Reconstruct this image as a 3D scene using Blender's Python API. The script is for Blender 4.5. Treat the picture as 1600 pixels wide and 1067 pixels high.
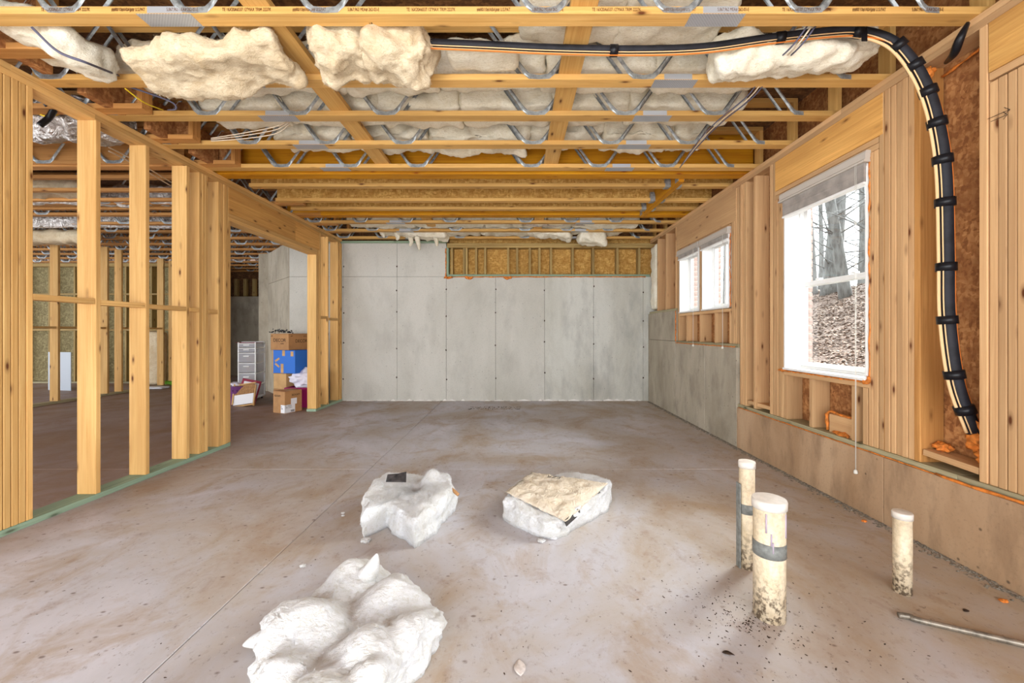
import bpy, bmesh, math, random
import numpy as np
from mathutils import Vector, Matrix, Euler, noise
R = math.radians
random.seed(4)
S = bpy.context.scene
COL = S.collection
for o in list(bpy.data.objects): bpy.data.objects.remove(o)

# ---------------------------------------------------------------- camera, world, lights, exposure
CZ, F, VX, VY = 1.23, 640.0, 806.0, 518.0
cam = bpy.data.objects.new('camera', bpy.data.cameras.new('camera')); COL.objects.link(cam)
cam.location = (0, 0, CZ); cam.rotation_euler = (R(90), 0, 0)
cam.data.sensor_width = 36; cam.data.lens = F / 1600 * 36
cam.data.shift_x = -(VX - 800) / 1600; cam.data.shift_y = -(533.5 - VY) / 1600
cam.data.clip_start = .05; cam.data.clip_end = 300
S.camera = cam
w = bpy.data.worlds.new('overcast_sky'); S.world = w; w.use_nodes = True
w.node_tree.nodes['Background'].inputs[0].default_value = (.90, .95, 1, 1)
w.node_tree.nodes['Background'].inputs[1].default_value = 3.6
def lamp(name, kind, loc, rot, power, color, **kw):
    l = bpy.data.lights.new(name, kind); l.energy = power; l.color = color
    for k, v in kw.items(): setattr(l, k, v)
    o = bpy.data.objects.new(name, l); COL.objects.link(o); o.location = loc; o.rotation_euler = rot
    return o
sd = Vector((-.84, -.42, -.46))
lamp('hazy_sun', 'SUN', (9, 8, 7), sd.to_track_quat('-Z', 'Y').to_euler(), 15.0, (.98, .99, 1), angle=R(42))
# unseen area lights added behind the camera: broad frontal fill, upward fill for the ceiling
lamp('rear_fill_light', 'AREA', (-.2, -3.1, 1.6), (R(97), 0, 0), 84, (.96, .97, 1), shape='RECTANGLE', size=5.0, size_y=2.2)
lamp('upward_fill_light', 'AREA', (-1.0, -.8, .45), (R(150), 0, R(10)), 60, (1, .94, .86), shape='RECTANGLE', size=2.2, size_y=1.2)
lamp('far_room_fill', 'AREA', (-9.5, 1.2, 1.6), (R(88), 0, R(-18)), 42, (1, .95, .88), shape='RECTANGLE', size=3.0, size_y=1.8)  # unseen area light that brightens the far room
S.view_settings.view_transform = 'Standard'; S.view_settings.look = 'None'
S.view_settings.gamma = 1; S.view_settings.use_curve_mapping = False
S.view_settings.exposure = .47

def P(px, py, Y): return Vector(((px - VX) * Y / F, Y, CZ + (VY - py) * Y / F))
def G(px, py, z=0.0):
    Y = F * (CZ - z) / (py - VY); return Vector(((px - VX) * Y / F, Y, z))

# ---------------------------------------------------------------- materials
def rgb(r, g, b):
    f = lambda c: ((c / 255 + .055) / 1.055) ** 2.4 if c > 10 else c / 255 / 12.92
    return (f(r), f(g), f(b), 1)
class NT:
    def __init__(s, name, rough=.7, metal=0.0):
        s.m = bpy.data.materials.new(name); s.m.use_nodes = True; s.t = s.m.node_tree
        s.b = s.t.nodes['Principled BSDF']; s.b.inputs['Roughness'].default_value = rough
        s.b.inputs['Metallic'].default_value = metal; s.b.inputs['Specular IOR Level'].default_value = .25
    def n(s, t, **kw):
        x = s.t.nodes.new(t)
        for k, v in kw.items():
            if k.startswith('i_'):
                x.inputs[int(k[2:]) if k[2:].isdigit() else k[2:]].default_value = v
            else: setattr(x, k, v)
        return x
    def l(s, a, b): s.t.links.new(a, b)
    def coord(s, kind='Object', scale=(1, 1, 1), rnd=False, rot=(0, 0, 0)):
        if kind == 'World': c = s.n('ShaderNodeNewGeometry').outputs['Position']
        else: c = s.n('ShaderNodeTexCoord').outputs[kind]
        if rnd:
            oi = s.n('ShaderNodeObjectInfo'); a = s.n('ShaderNodeVectorMath', operation='SCALE')
            a.inputs[0].default_value = (37.1, 17.7, 23.3); s.l(oi.outputs['Random'], a.inputs['Scale'])
            b = s.n('ShaderNodeVectorMath', operation='ADD'); s.l(c, b.inputs[0]); s.l(a.outputs[0], b.inputs[1]); c = b.outputs[0]
        mp = s.n('ShaderNodeMapping'); mp.inputs['Scale'].default_value = scale; mp.inputs['Rotation'].default_value = rot
        s.l(c, mp.inputs[0]); return mp.outputs[0]
    def noise(s, vec, scale=5, detail=4, rough=.55, dist=0):
        x = s.n('ShaderNodeTexNoise'); x.inputs['Scale'].default_value = scale; x.inputs['Detail'].default_value = detail
        x.inputs['Roughness'].default_value = rough; x.inputs['Distortion'].default_value = dist
        s.l(vec, x.inputs['Vector']); return x.outputs['Fac']
    def ramp(s, fac, stops, interp='LINEAR'):
        x = s.n('ShaderNodeValToRGB'); e = x.color_ramp; e.interpolation = interp
        while len(e.elements) < len(stops): e.elements.new(.5)
        for k, (p, c) in enumerate(stops):
            e.elements[k].position = p; e.elements[k].color = c if len(c) == 4 else (*c, 1)
        s.l(fac, x.inputs[0]); return x.outputs[0]
    def mix(s, f, a, b, mode='MIX'):
        x = s.n('ShaderNodeMix', data_type='RGBA', blend_type=mode)
        for sock, v in ((x.inputs[0], f), (x.inputs[6], a), (x.inputs[7], b)):
            if hasattr(v, 'is_output'): s.l(v, sock)
            else: sock.default_value = v
        return x.outputs[2]
    def math(s, op, a, b=0.0):
        x = s.n('ShaderNodeMath', operation=op)
        for sock, v in ((x.inputs[0], a), (x.inputs[1], b)):
            if hasattr(v, 'is_output'): s.l(v, sock)
            else: sock.default_value = v
        return x.outputs[0]
    def bump(s, h, strength=.3, dist=.01):
        x = s.n('ShaderNodeBump'); x.inputs['Strength'].default_value = strength; x.inputs['Distance'].default_value = dist
        s.l(h, x.inputs['Height']); s.l(x.outputs[0], s.b.inputs['Normal'])
    def color(s, c):
        if hasattr(c, 'is_output'): s.l(c, s.b.inputs['Base Color'])
        else: s.b.inputs['Base Color'].default_value = c
        return s.m
W1 = (1, 1, 1, 1); K0 = (0, 0, 0, 1)
def wood(name, light, dark, knot=(95, 50, 20), var=.16, knots=True, rough=.7):
    t = NT(name, rough)
    v = t.coord('Object', (1.1, 42, 42), True)
    g = t.noise(v, 1.0, 6, .68, 1.1)
    c = t.ramp(g, [(.3, rgb(*dark)), (.62, rgb(*light))])
    v3 = t.coord('Object', (.8, 5, 5), True); g3 = t.noise(v3, 1, 3)
    c = t.mix(t.ramp(g3, [(.35, K0), (.65, (.5, .5, .5, 1))]), c, rgb(*[int(q * .88) for q in dark]))
    if knots:
        v2 = t.coord('Object', (3.6, 11, 11), True)
        vo = t.n('ShaderNodeTexVoronoi'); vo.inputs['Scale'].default_value = 1; t.l(v2, vo.inputs['Vector'])
        k = t.ramp(vo.outputs['Distance'], [(.05, W1), (.11, (.35, .35, .35, 1)), (.2, K0)])
        c = t.mix(k, c, rgb(*knot))
    oi = t.n('ShaderNodeObjectInfo')
    br = t.math('MULTIPLY_ADD', oi.outputs['Random'], var * 2); br.node.inputs[2].default_value = 1 - var
    m = t.n('ShaderNodeHueSaturation'); t.l(br, m.inputs['Value']); t.l(c, m.inputs['Color'])
    t.bump(g, .25, .002)
    return t.color(m.outputs[0])
M = {}
M['stud'] = wood('stud_pine', (230, 188, 122), (204, 154, 88))
M['chord'] = wood('chord_pine', (228, 184, 112), (200, 150, 80), knots=True)
M['pale'] = wood('pale_pine', (218, 178, 130), (198, 154, 108))
M['header'] = wood('header_pine', (232, 180, 104), (200, 144, 76), knots=True)
M['treated'] = wood('treated_pine', (182, 172, 138), (150, 142, 110), (80, 75, 50))
M['sill_treated'] = wood('sill_treated_pine', (164, 186, 160), (128, 152, 130), (90, 100, 80))
M['greystud'] = wood('grey_green_pine', (186, 160, 104), (150, 122, 72))
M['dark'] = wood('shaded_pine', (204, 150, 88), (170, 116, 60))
M['lvl'] = wood('glulam_yellow', (222, 160, 24), (184, 112, 10), (140, 70, 10), .06)
def osb(name, a, b, c_):
    t = NT(name, .75)
    v = t.coord('World', (1, 1, 1)); n0 = t.noise(v, 9, 2)
    w1 = t.n('ShaderNodeTexVoronoi'); w1.inputs['Scale'].default_value = 1
    mp = t.coord('World', (58, 58, 26), rot=(.4, .5, .3)); t.l(mp, w1.inputs['Vector'])
    w2 = t.n('ShaderNodeTexVoronoi'); w2.inputs['Scale'].default_value = 1
    mp2 = t.coord('World', (26, 50, 62), rot=(.2, -.6, .8)); t.l(mp2, w2.inputs['Vector'])
    s1 = t.n('ShaderNodeSeparateColor'); t.l(w1.outputs['Color'], s1.inputs[0])
    s2 = t.n('ShaderNodeSeparateColor'); t.l(w2.outputs['Color'], s2.inputs[0])
    f = t.math('ADD', t.math('MULTIPLY', s1.outputs[0], .5), t.math('MULTIPLY', s2.outputs[0], .5))
    c = t.ramp(f, [(.15, rgb(*c_)), (.5, rgb(*b)), (.85, rgb(*a))])
    c = t.mix(t.ramp(n0, [(.42, K0), (.6, (.5, .5, .5, 1))]), c, rgb(*c_))
    t.bump(f, .2, .003); return t.color(c)
M['osb'] = osb('osb_brown', (194, 142, 90), (168, 114, 68), (134, 86, 50))
M['osb_gold'] = osb('osb_gold', (222, 180, 106), (200, 154, 80), (172, 124, 58))
M['osb_far'] = osb('osb_far', (160, 150, 110), (140, 128, 90), (112, 100, 68))
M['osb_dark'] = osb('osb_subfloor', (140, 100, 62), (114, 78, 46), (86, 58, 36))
def concrete(name, base, alt, stain, scale=.8, vert=.35, stain_amt=.6, spots=.5, kind='World'):
    t = NT(name, .85)
    v = t.coord(kind, (1, 1, vert)); n1 = t.noise(v, scale, 6, .6, .4); n2 = t.noise(v, scale * 3.1, 5, .65)
    v2 = t.coord(kind, (1, 1, 1)); n3 = t.noise(v2, 60, 3, .7); n4 = t.noise(v2, 14, 4, .7)
    c = t.ramp(n1, [(.34, rgb(*alt)), (.6, rgb(*base))])
    c = t.mix(t.ramp(n2, [(.5, K0), (.75, (stain_amt,) * 3 + (1,))]), c, rgb(*stain))
    c = t.mix(t.ramp(n3, [(.3, (.28,) * 3 + (1,)), (.45, K0)]), c, rgb(*[int(q * .62) for q in base]))
    vo = t.n('ShaderNodeTexVoronoi'); vo.inputs['Scale'].default_value = 9; t.l(v2, vo.inputs['Vector'])
    c = t.mix(t.ramp(vo.outputs['Distance'], [(.04, (spots,) * 3 + (1,)), (.09, K0)]), c, rgb(*[int(q * .45) for q in base]))
    t.bump(n4, .15, .006); return t.color(c)
M['conc'] = concrete('concrete_grey', (206, 204, 196), (186, 184, 174), (156, 154, 146), .8, .5, .45)
M['conc_pale'] = concrete('concrete_patched', (206, 206, 198), (182, 180, 168), (150, 150, 146), 1.4)
M['conc_brown'] = concrete('concrete_tan', (192, 162, 130), (166, 134, 102), (128, 104, 82), 1.8, .3, .8, .8)
M['conc_mid'] = concrete('concrete_warm_grey', (182, 172, 154), (156, 146, 128), (122, 114, 102), 1.8, .45, .7, .7)
# floor: lilac grey slab with tan mud film, fine dark specks, scuffs
t = NT('floor_concrete', .55)
v = t.coord('World', (1, .8, 1)); n1 = t.noise(v, .75, 7, .62, .6); n2 = t.noise(v, 2.6, 7, .68, .7); n5 = t.noise(v, 34, 5, .75); n6 = t.noise(v, 7, 6, .7, .4)
c = t.ramp(n1, [(.36, rgb(166, 147, 130)), (.45, rgb(180, 172, 166)), (.54, rgb(187, 185, 190)), (.66, rgb(204, 202, 210))])
c = t.mix(t.ramp(n2, [(.50, K0), (.66, (.65,) * 3 + (1,))]), c, rgb(166, 144, 118))
sx = t.n('ShaderNodeSeparateXYZ'); gp = t.n('ShaderNodeNewGeometry'); t.l(gp.outputs['Position'], sx.inputs[0])
rx = t.n('ShaderNodeMapRange'); rx.inputs[1].default_value = .8; rx.inputs[2].default_value = 2.3; t.l(sx.outputs[0], rx.inputs[0])
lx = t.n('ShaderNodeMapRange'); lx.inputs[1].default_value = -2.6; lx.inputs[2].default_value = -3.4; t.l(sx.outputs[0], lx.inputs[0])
tan = t.math('MULTIPLY', rx.outputs[0], t.ramp(n6, [(.3, (.25,) * 3 + (1,)), (.62, (.85,) * 3 + (1,))]))
c = t.mix(t.math('MULTIPLY', tan, .75), c, rgb(184, 160, 124))
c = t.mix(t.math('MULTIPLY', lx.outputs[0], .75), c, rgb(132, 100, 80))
c = t.mix(t.ramp(n6, [(.56, K0), (.74, (.5,) * 3 + (1,))]), c, rgb(140, 110, 90))
c = t.mix(t.ramp(n5, [(.28, (.8,) * 3 + (1,)), (.42, K0)]), c, rgb(112, 94, 82))
c = t.mix(t.ramp(n5, [(.63, K0), (.75, (.5,) * 3 + (1,))]), c, rgb(222, 212, 206))
vo = t.n('ShaderNodeTexVoronoi'); vo.inputs['Scale'].default_value = 7; vv = t.coord('World', (1, 1.6, 1), rot=(0, 0, .6)); t.l(vv, vo.inputs['Vector'])
c = t.mix(t.ramp(vo.outputs['Distance'], [(.05, (.7,) * 3 + (1,)), (.1, K0)]), c, rgb(96, 76, 66))
t.bump(n5, .12, .004); M['floor'] = t.color(c)
rr = t.ramp(n2, [(.3, (.42,) * 3), (.7, (.72,) * 3)]); t.l(rr, t.b.inputs['Roughness'])
def fluff(name, a, b, bump=.6):
    t = NT(name, .95); v = t.coord('Object', (1, 1, 1), True); n1 = t.noise(v, 5, 6, .7, 1.2); n2 = t.noise(t.coord('Object', (1, 2.2, 2.2), True), 34, 5, .75, 1.0)
    c = t.ramp(n1, [(.3, rgb(*b)), (.6, rgb(*a))]); c = t.mix(t.ramp(n2, [(.34, (.55,) * 3 + (1,)), (.5, K0)]), c, rgb(*[int(q * w) for q, w in zip(b, (.88, .86, .8))])); t.bump(t.math('ADD', t.math('MULTIPLY', n2, .9), t.math('MULTIPLY', n1, .8)), bump, .016)
    t.b.inputs['Subsurface Weight'].default_value = .0
    return t.color(c)
M['fluff'] = fluff('fibreglass_white', (226, 227, 230), (214, 213, 209), .75)
M['fluff_cream'] = fluff('fibreglass_cream', (248, 242, 224), (234, 224, 198), .6)
M['fluff_tan'] = fluff('fibreglass_dusty', (230, 214, 184), (208, 184, 146), .7)
def plain(name, c, rough=.6, metal=0, nz=0, ns=20, spec=.25):
    t = NT(name, rough, metal); t.b.inputs['Specular IOR Level'].default_value = spec
    if nz:
        n = t.noise(t.coord('Object'), ns, 4, .6); d = [max(0, int(q * (1 - nz))) for q in c]
        return t.color(t.ramp(n, [(.35, rgb(*d)), (.6, rgb(*c))]))
    return t.color(rgb(*c))
M['galv'] = plain('galvanised_steel', (176, 182, 184), .42, .55, .25, 30, .5)
t = NT('nail_plate_steel', .45, .5)
bk = t.n('ShaderNodeTexBrick'); bk.inputs['Scale'].default_value = 1; bk.inputs['Mortar Size'].default_value = .25
bk.inputs['Brick Width'].default_value = .9; bk.inputs['Row Height'].default_value = .6
bk.inputs['Color1'].default_value = rgb(128, 134, 142); bk.inputs['Color2'].default_value = rgb(92, 98, 108); bk.inputs['Mortar'].default_value = rgb(186, 190, 196)
t.l(t.coord('Object', (60, 75, 60)), bk.inputs['Vector']); t.bump(bk.outputs['Fac'], .5, .003); M['plate'] = t.color(bk.outputs['Color'])
M['black'] = plain('black_foam', (38, 38, 44), .6, 0, .3, 12)
M['tape'] = plain('black_tape', (22, 22, 26), .35)
M['tan_pipe'] = plain('tan_tubing', (226, 190, 140), .5)
M['orange'] = plain('orange_sheath', (220, 120, 40), .5)
M['foam'] = plain('orange_spray_foam', (232, 138, 58), .7, 0, .25, 30)
M['white'] = plain('white_vinyl', (240, 240, 238), .4)
M['white_cord'] = plain('cord_white', (225, 222, 212), .6)
M['valance'] = plain('valance_offwhite', (196, 188, 178), .45)
M['stack'] = plain('blind_slats_grey', (196, 188, 180), .5, 0, .15, 8)
M['pvc'] = NT('pvc_stained', .4)
t = M['pvc']; n = t.noise(t.coord('World', (1, 1, .5)), 26, 5, .7); n2 = t.noise(t.coord('World', (1, 1, 1)), 55, 3, .6)
sx = t.n('ShaderNodeSeparateXYZ'); gp = t.n('ShaderNodeNewGeometry'); t.l(gp.outputs['Position'], sx.inputs[0])
mr = t.n('ShaderNodeMapRange'); mr.inputs[1].default_value = .2; mr.inputs[2].default_value = 0; t.l(sx.outputs[2], mr.inputs[0])
c = t.ramp(n, [(.35, rgb(206, 186, 154)), (.6, rgb(224, 208, 180))])
dirt = t.math('MULTIPLY', t.math('ADD', t.math('MULTIPLY', mr.outputs[0], 1.2), .22), t.ramp(n2, [(.45, K0), (.62, W1)]))
M['pvc'] = t.color(t.mix(dirt, c, rgb(112, 96, 78)))
M['pvc_cap'] = plain('pvc_cap_white', (222, 214, 204), .4, 0, .06)
M['duct_tape'] = plain('grey_duct_tape', (128, 130, 126), .45, 0, .2, 40)
M['purple'] = plain('purple_primer', (172, 158, 172), .5)
M['ink'] = plain('stamp_ink', (96, 58, 26), .8)
M['ink_black'] = plain('print_black', (34, 30, 28), .8)
t = NT('kraft_paper', .75); n = t.noise(t.coord('World'), 12, 5, .6, 1.5)
vo = t.n('ShaderNodeTexVoronoi', feature='DISTANCE_TO_EDGE'); vo.inputs['Scale'].default_value = 13; vvv = t.n('ShaderNodeVectorMath', operation='ADD'); t.l(t.coord('World'), vvv.inputs[0])
cx = t.n('ShaderNodeTexNoise'); cx.inputs['Scale'].default_value = 6; t.l(t.coord('World'), cx.inputs['Vector']); t.l(cx.outputs['Color'], vvv.inputs[1]); t.l(vvv.outputs[0], vo.inputs['Vector'])
t.bump(t.math('ADD', t.math('MULTIPLY', vo.outputs['Distance'], 1.2), n), .6, .012); M['kraft'] = t.color(t.ramp(n, [(.3, rgb(192, 176, 152)), (.6, rgb(210, 198, 180))]))
M['kraft_black'] = plain('asphalt_paper', (58, 52, 50), .5, 0, .6, 25)
t = NT('foil_jacket', .28, .92); n = t.noise(t.coord('World'), 14, 5, .6, 1.5); t.bump(n, 1.0, .06)
M['foil'] = t.color(t.ramp(n, [(.3, rgb(170, 160, 150)), (.6, rgb(232, 226, 222))]))
M['card'] = plain('cardboard', (184, 138, 92), .8, 0, .08, 6)
M['card_light'] = plain('cardboard_light', (204, 164, 112), .8, 0, .08, 6)
M['card_blue'] = plain('blue_print', (48, 112, 206), .6)
M['paper'] = plain('paper_white', (232, 232, 236), .7)
M['magenta'] = plain('magenta_plastic', (150, 24, 88), .4)
M['purple_p'] = plain('purple_plastic', (104, 50, 110), .45)
M['maroon'] = plain('maroon_plastic', (140, 30, 60), .5)
t = NT('clear_drawer', .3); t.b.inputs['Alpha'].default_value = .55; M['clear'] = t.color(rgb(196, 196, 202))
M['bag'] = plain('white_bag', (224, 220, 232), .4)
M['cork'] = plain('cork', (172, 128, 84), .8, 0, .2, 40)
M['panel'] = plain('grey_sheet', (176, 184, 194), .4)
M['green'] = plain('green_fabric', (110, 170, 40), .7)
M['yellow'] = plain('yellow_cable', (226, 196, 40), .5)
M['cable_w'] = plain('cable_sheath_white', (216, 200, 176), .5)
M['cable_g'] = plain('cable_sheath_grey', (92, 92, 112), .5)
M['brick'] = plain('brick_red', (188, 160, 150), .85, 0, .25, 20)
M['mortar'] = plain('mortar', (196, 186, 176), .9)
M['gravel'] = plain('gravel_grey', (150, 142, 128), .9, 0, .35, 60)
M['debris'] = plain('dark_debris', (78, 62, 52), .9, 0, .3, 60)
M['chalk'] = plain('white_residue', (236, 234, 230), .9)
M['leaf_pale'] = plain('leaf_pale', (214, 204, 198), .8, 0, .12, 60)
M['rod'] = plain('conduit_dull', (150, 140, 126), .4, .5, .3, 30)
t = NT('bark', .9); n = t.noise(t.coord('World', (1, 1, .25)), 14, 5, .6); t.bump(n, .6, .03); M['bark'] = t.color(t.ramp(n, [(.35, rgb(78, 76, 74)), (.6, rgb(112, 112, 110))]))
t = NT('leaf_litter_ground', .9); n = t.noise(t.coord('World'), 26, 5, .75); M['hill'] = t.color(t.ramp(n, [(.32, rgb(52, 38, 32)), (.45, rgb(92, 74, 64)), (.55, rgb(122, 104, 94)), (.68, rgb(160, 146, 134))]))
t = NT('dry_leaves', .8); n = t.noise(t.coord('World'), 40, 1, .5); M['leaves'] = t.color(t.ramp(n, [(.3, rgb(76, 50, 38)), (.45, rgb(116, 88, 70)), (.55, rgb(150, 128, 112)), (.7, rgb(188, 176, 164))]))
g = bpy.data.materials.new('window_glass'); g.use_nodes = True; nt = g.node_tree; nt.nodes.clear()
o_ = nt.nodes.new('ShaderNodeOutputMaterial'); mx = nt.nodes.new('ShaderNodeMixShader'); tr = nt.nodes.new('ShaderNodeBsdfTransparent'); gl = nt.nodes.new('ShaderNodeBsdfGlossy')
tr.inputs[0].default_value = (.95, .97, .96, 1); gl.inputs['Roughness'].default_value = .03; mx.inputs[0].default_value = .05
nt.links.new(tr.outputs[0], mx.inputs[1]); nt.links.new(gl.outputs[0], mx.inputs[2]); nt.links.new(mx.outputs[0], o_.inputs[0]); M['glass'] = g

# ---------------------------------------------------------------- helpers
def link(name, me, parent=None, loc=(0, 0, 0), rot=(0, 0, 0), mat=None):
    o = bpy.data.objects.new(name, me); COL.objects.link(o)
    if parent: o.parent = parent
    o.location = loc; o.rotation_euler = rot
    if mat and not me.materials: me.materials.append(M[mat] if isinstance(mat, str) else mat)
    return o
def tag(o, label=None, cat=None, group=None, kind=None):
    if label: o['label'] = label
    if cat: o['category'] = cat
    if group: o['group'] = group
    if kind: o['kind'] = kind
    return o
def empty(name, loc=(0, 0, 0), rz=0, parent=None):
    o = bpy.data.objects.new(name, None); COL.objects.link(o); o.location = loc; o.rotation_euler = (0, 0, rz)
    o.empty_display_size = .1
    if parent: o.parent = parent
    return o
def struct(name): return tag(empty(name), kind='structure')
MC = {}
def boxmesh(dx, dy, dz, mat, bev=.0015):
    k = (round(dx, 4), round(dy, 4), round(dz, 4), mat, bev)
    if k in MC: return MC[k]
    bm = bmesh.new(); bmesh.ops.create_cube(bm, size=1)
    for v in bm.verts: v.co = Vector((v.co.x * dx, v.co.y * dy, v.co.z * dz))
    b = min(bev, dx * .2, dy * .2, dz * .2)
    if b > .0003: bmesh.ops.bevel(bm, geom=bm.edges[:], offset=b, segments=1, affect='EDGES')
    me = bpy.data.meshes.new(mat + '_board'); bm.to_mesh(me); bm.free(); me.materials.append(M[mat]); MC[k] = me
    return me
def board(name, x0, x1, y0, y1, z0, z1, mat, parent=None, bev=.0015, tilt=None):
    """one box-shaped board; its mesh runs along local X so the grain follows the length"""
    dx, dy, dz = x1 - x0, y1 - y0, z1 - z0; c = ((x0 + x1) / 2, (y0 + y1) / 2, (z0 + z1) / 2)
    if dx >= dy and dx >= dz: me = boxmesh(dx, dy, dz, mat, bev); r = (0, 0, 0)
    elif dz >= dy: me = boxmesh(dz, dy, dx, mat, bev); r = (0, -math.pi / 2, 0)
    else: me = boxmesh(dy, dx, dz, mat, bev); r = (0, 0, math.pi / 2)
    o = link(name, me, parent, c, r)
    if tilt: o.rotation_euler = (r[0] + tilt[0], r[1] + tilt[1], r[2] + tilt[2])
    return o
def pydata(name, vs, fs, mat, parent=None, smooth=False, loc=(0, 0, 0), rot=(0, 0, 0)):
    me = bpy.data.meshes.new(name); me.from_pydata([tuple(v) for v in vs], [], fs); me.update()
    if smooth: me.polygons.foreach_set('use_smooth', [True] * len(me.polygons))
    return link(name, me, parent, loc, rot, mat)
def catmull(pts, n=6):
    pts = [Vector(p) for p in pts]; out = []
    q = [pts[0] * 2 - pts[1]] + pts + [pts[-1] * 2 - pts[-2]]
    for i in range(1, len(q) - 2):
        for k in range(n):
            t = k / n; a, b, c, d = q[i - 1], q[i], q[i + 1], q[i + 2]
            out.append(.5 * ((2 * b) + (c - a) * t + (2 * a - 5 * b + 4 * c - d) * t * t + (3 * b - a - 3 * c + d) * t ** 3))
    out.append(pts[-1]); return out
def tubegeo(pts, r, sides=8, rf=None, caps=True):
    vs, fs = [], []; n = len(pts); up = Vector((0, 0, 1))
    prev = None
    for i, p in enumerate(pts):
        d = (pts[min(i + 1, n - 1)] - pts[max(i - 1, 0)]).normalized()
        if prev is None:
            a = d.cross(up); a = a if a.length > .01 else d.cross(Vector((1, 0, 0)))
        else: a = prev - d * prev.dot(d)
        a.normalize(); prev = a; b = d.cross(a)
        rad = rf(i / (n - 1)) if rf else r
        for k in range(sides):
            th = 2 * math.pi * k / sides; vs.append(p + (a * math.cos(th) + b * math.sin(th)) * rad)
    for i in range(n - 1):
        for k in range(sides):
            fs.append((i * sides + k, i * sides + (k + 1) % sides, (i + 1) * sides + (k + 1) % sides, (i + 1) * sides + k))
    if caps: fs.append(tuple(range(sides))[::-1]); fs.append(tuple((n - 1) * sides + k for k in range(sides)))
    return vs, fs
def tube(name, pts, r, mat, parent=None, sides=8, smooth_path=True, rf=None):
    pts = catmull(pts) if smooth_path and len(pts) > 2 else [Vector(p) for p in pts]
    vs, fs = tubegeo(pts, r, sides, rf); return pydata(name, vs, fs, mat, parent, True)
def lathe(name, prof, mat, parent=None, loc=(0, 0, 0), n=28, cap=True):
    vs, fs = [], []; m = len(prof)
    for k in range(n):
        a = 2 * math.pi * k / n
        for r, z in prof: vs.append((r * math.cos(a), r * math.sin(a), z))
    for k in range(n):
        for j in range(m - 1): fs.append((k * m + j, ((k + 1) % n) * m + j, ((k + 1) % n) * m + j + 1, k * m + j + 1))
    if cap: fs.append(tuple(k * m + m - 1 for k in range(n))); fs.append(tuple(k * m for k in range(n))[::-1])
    o = pydata(name, vs, fs, mat, parent, False, loc)
    for p in o.data.polygons: p.use_smooth = len(p.vertices) == 4 and abs(p.normal.z) < .8
    return o
def text(s, size, loc, rot, mat, parent, sx=1.0, name='printed_text', ext=.0004):
    cu = bpy.data.curves.new('t', 'FONT'); cu.body = s; cu.size = size; cu.extrude = ext
    tmp = bpy.data.objects.new('t', cu); COL.objects.link(tmp)
    dg = bpy.context.evaluated_depsgraph_get(); me = bpy.data.meshes.new_from_object(tmp.evaluated_get(dg))
    bpy.data.objects.remove(tmp); bpy.data.curves.remove(cu); me.materials.clear(); me.materials.append(M[mat])
    for v in me.vertices: v.co.x *= sx
    return link(name, me, parent, loc, rot)
def fb(p, s, o=4): return noise.fractal(p * s, 1.0, 2.0, o)
def batt(name, x0, x1, y0, y1, z0, z1, mat='fluff_cream', seed=0, amp=.03, res=.035, shear=0, droop=0, rot=0, parent=None, tat=.0, rr=.42):
    """lumpy fibreglass batt: rounded box pushed about by noise; droop lowers its +X end, tat frays its rim"""
    L, D, H = x1 - x0, y1 - y0, z1 - z0
    nx, ny, nz = max(4, int(L / res)), max(3, int(D / res)), max(3, int(H / res))
    vid, vs, fs = {}, [], []
    def V(i, j, k):
        key = (i, j, k)
        if key not in vid:
            vid[key] = len(vs); vs.append(Vector((i / nx - .5, j / ny - .5, k / nz - .5)))
        return vid[key]
    for i in range(nx):
        for j in range(ny):
            fs.append((V(i, j, 0), V(i, j + 1, 0), V(i + 1, j + 1, 0), V(i + 1, j, 0))); fs.append((V(i, j, nz), V(i + 1, j, nz), V(i + 1, j + 1, nz), V(i, j + 1, nz)))
    for i in range(nx):
        for k in range(nz):
            fs.append((V(i, 0, k), V(i + 1, 0, k), V(i + 1, 0, k + 1), V(i, 0, k + 1))); fs.append((V(i, ny, k), V(i, ny, k + 1), V(i + 1, ny, k + 1), V(i + 1, ny, k)))
    for j in range(ny):
        for k in range(nz):
            fs.append((V(0, j, k), V(0, j, k + 1), V(0, j + 1, k + 1), V(0, j + 1, k))); fs.append((V(nx, j, k), V(nx, j + 1, k), V(nx, j + 1, k + 1), V(nx, j, k + 1)))
    r = min(D, H, L) * rr; sv = Vector((seed * 7.3, seed * 3.1, seed * 5.7)); out = []
    for v in vs:
        p = Vector((v.x * L, v.y * D, v.z * H)); q = Vector((max(-L / 2 + r, min(L / 2 - r, p.x)), max(-D / 2 + r, min(D / 2 - r, p.y)), max(-H / 2 + r, min(H / 2 - r, p.z))))
        d = p - q; dn = d.normalized() if d.length > 1e-6 else Vector((0, 0, 1)); p = q + dn * min(r, d.length)
        p = p + dn * (fb(p + sv, 5, 3) * amp + fb(p + sv * 2, 22, 3) * amp * .2 - abs(fb(p + sv * 3, 3.2, 2)) * amp * 1.1)
        if tat: p += dn * max(0, fb(p + sv, 30, 2)) * tat
        p.z += shear * p.y - droop * (p.x / L + .5) ** 2
        out.append(p)
    return pydata(name, out, fs, mat, parent, True, ((x0 + x1) / 2, (y0 + y1) / 2, (z0 + z1) / 2), (0, rot, 0))
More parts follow.
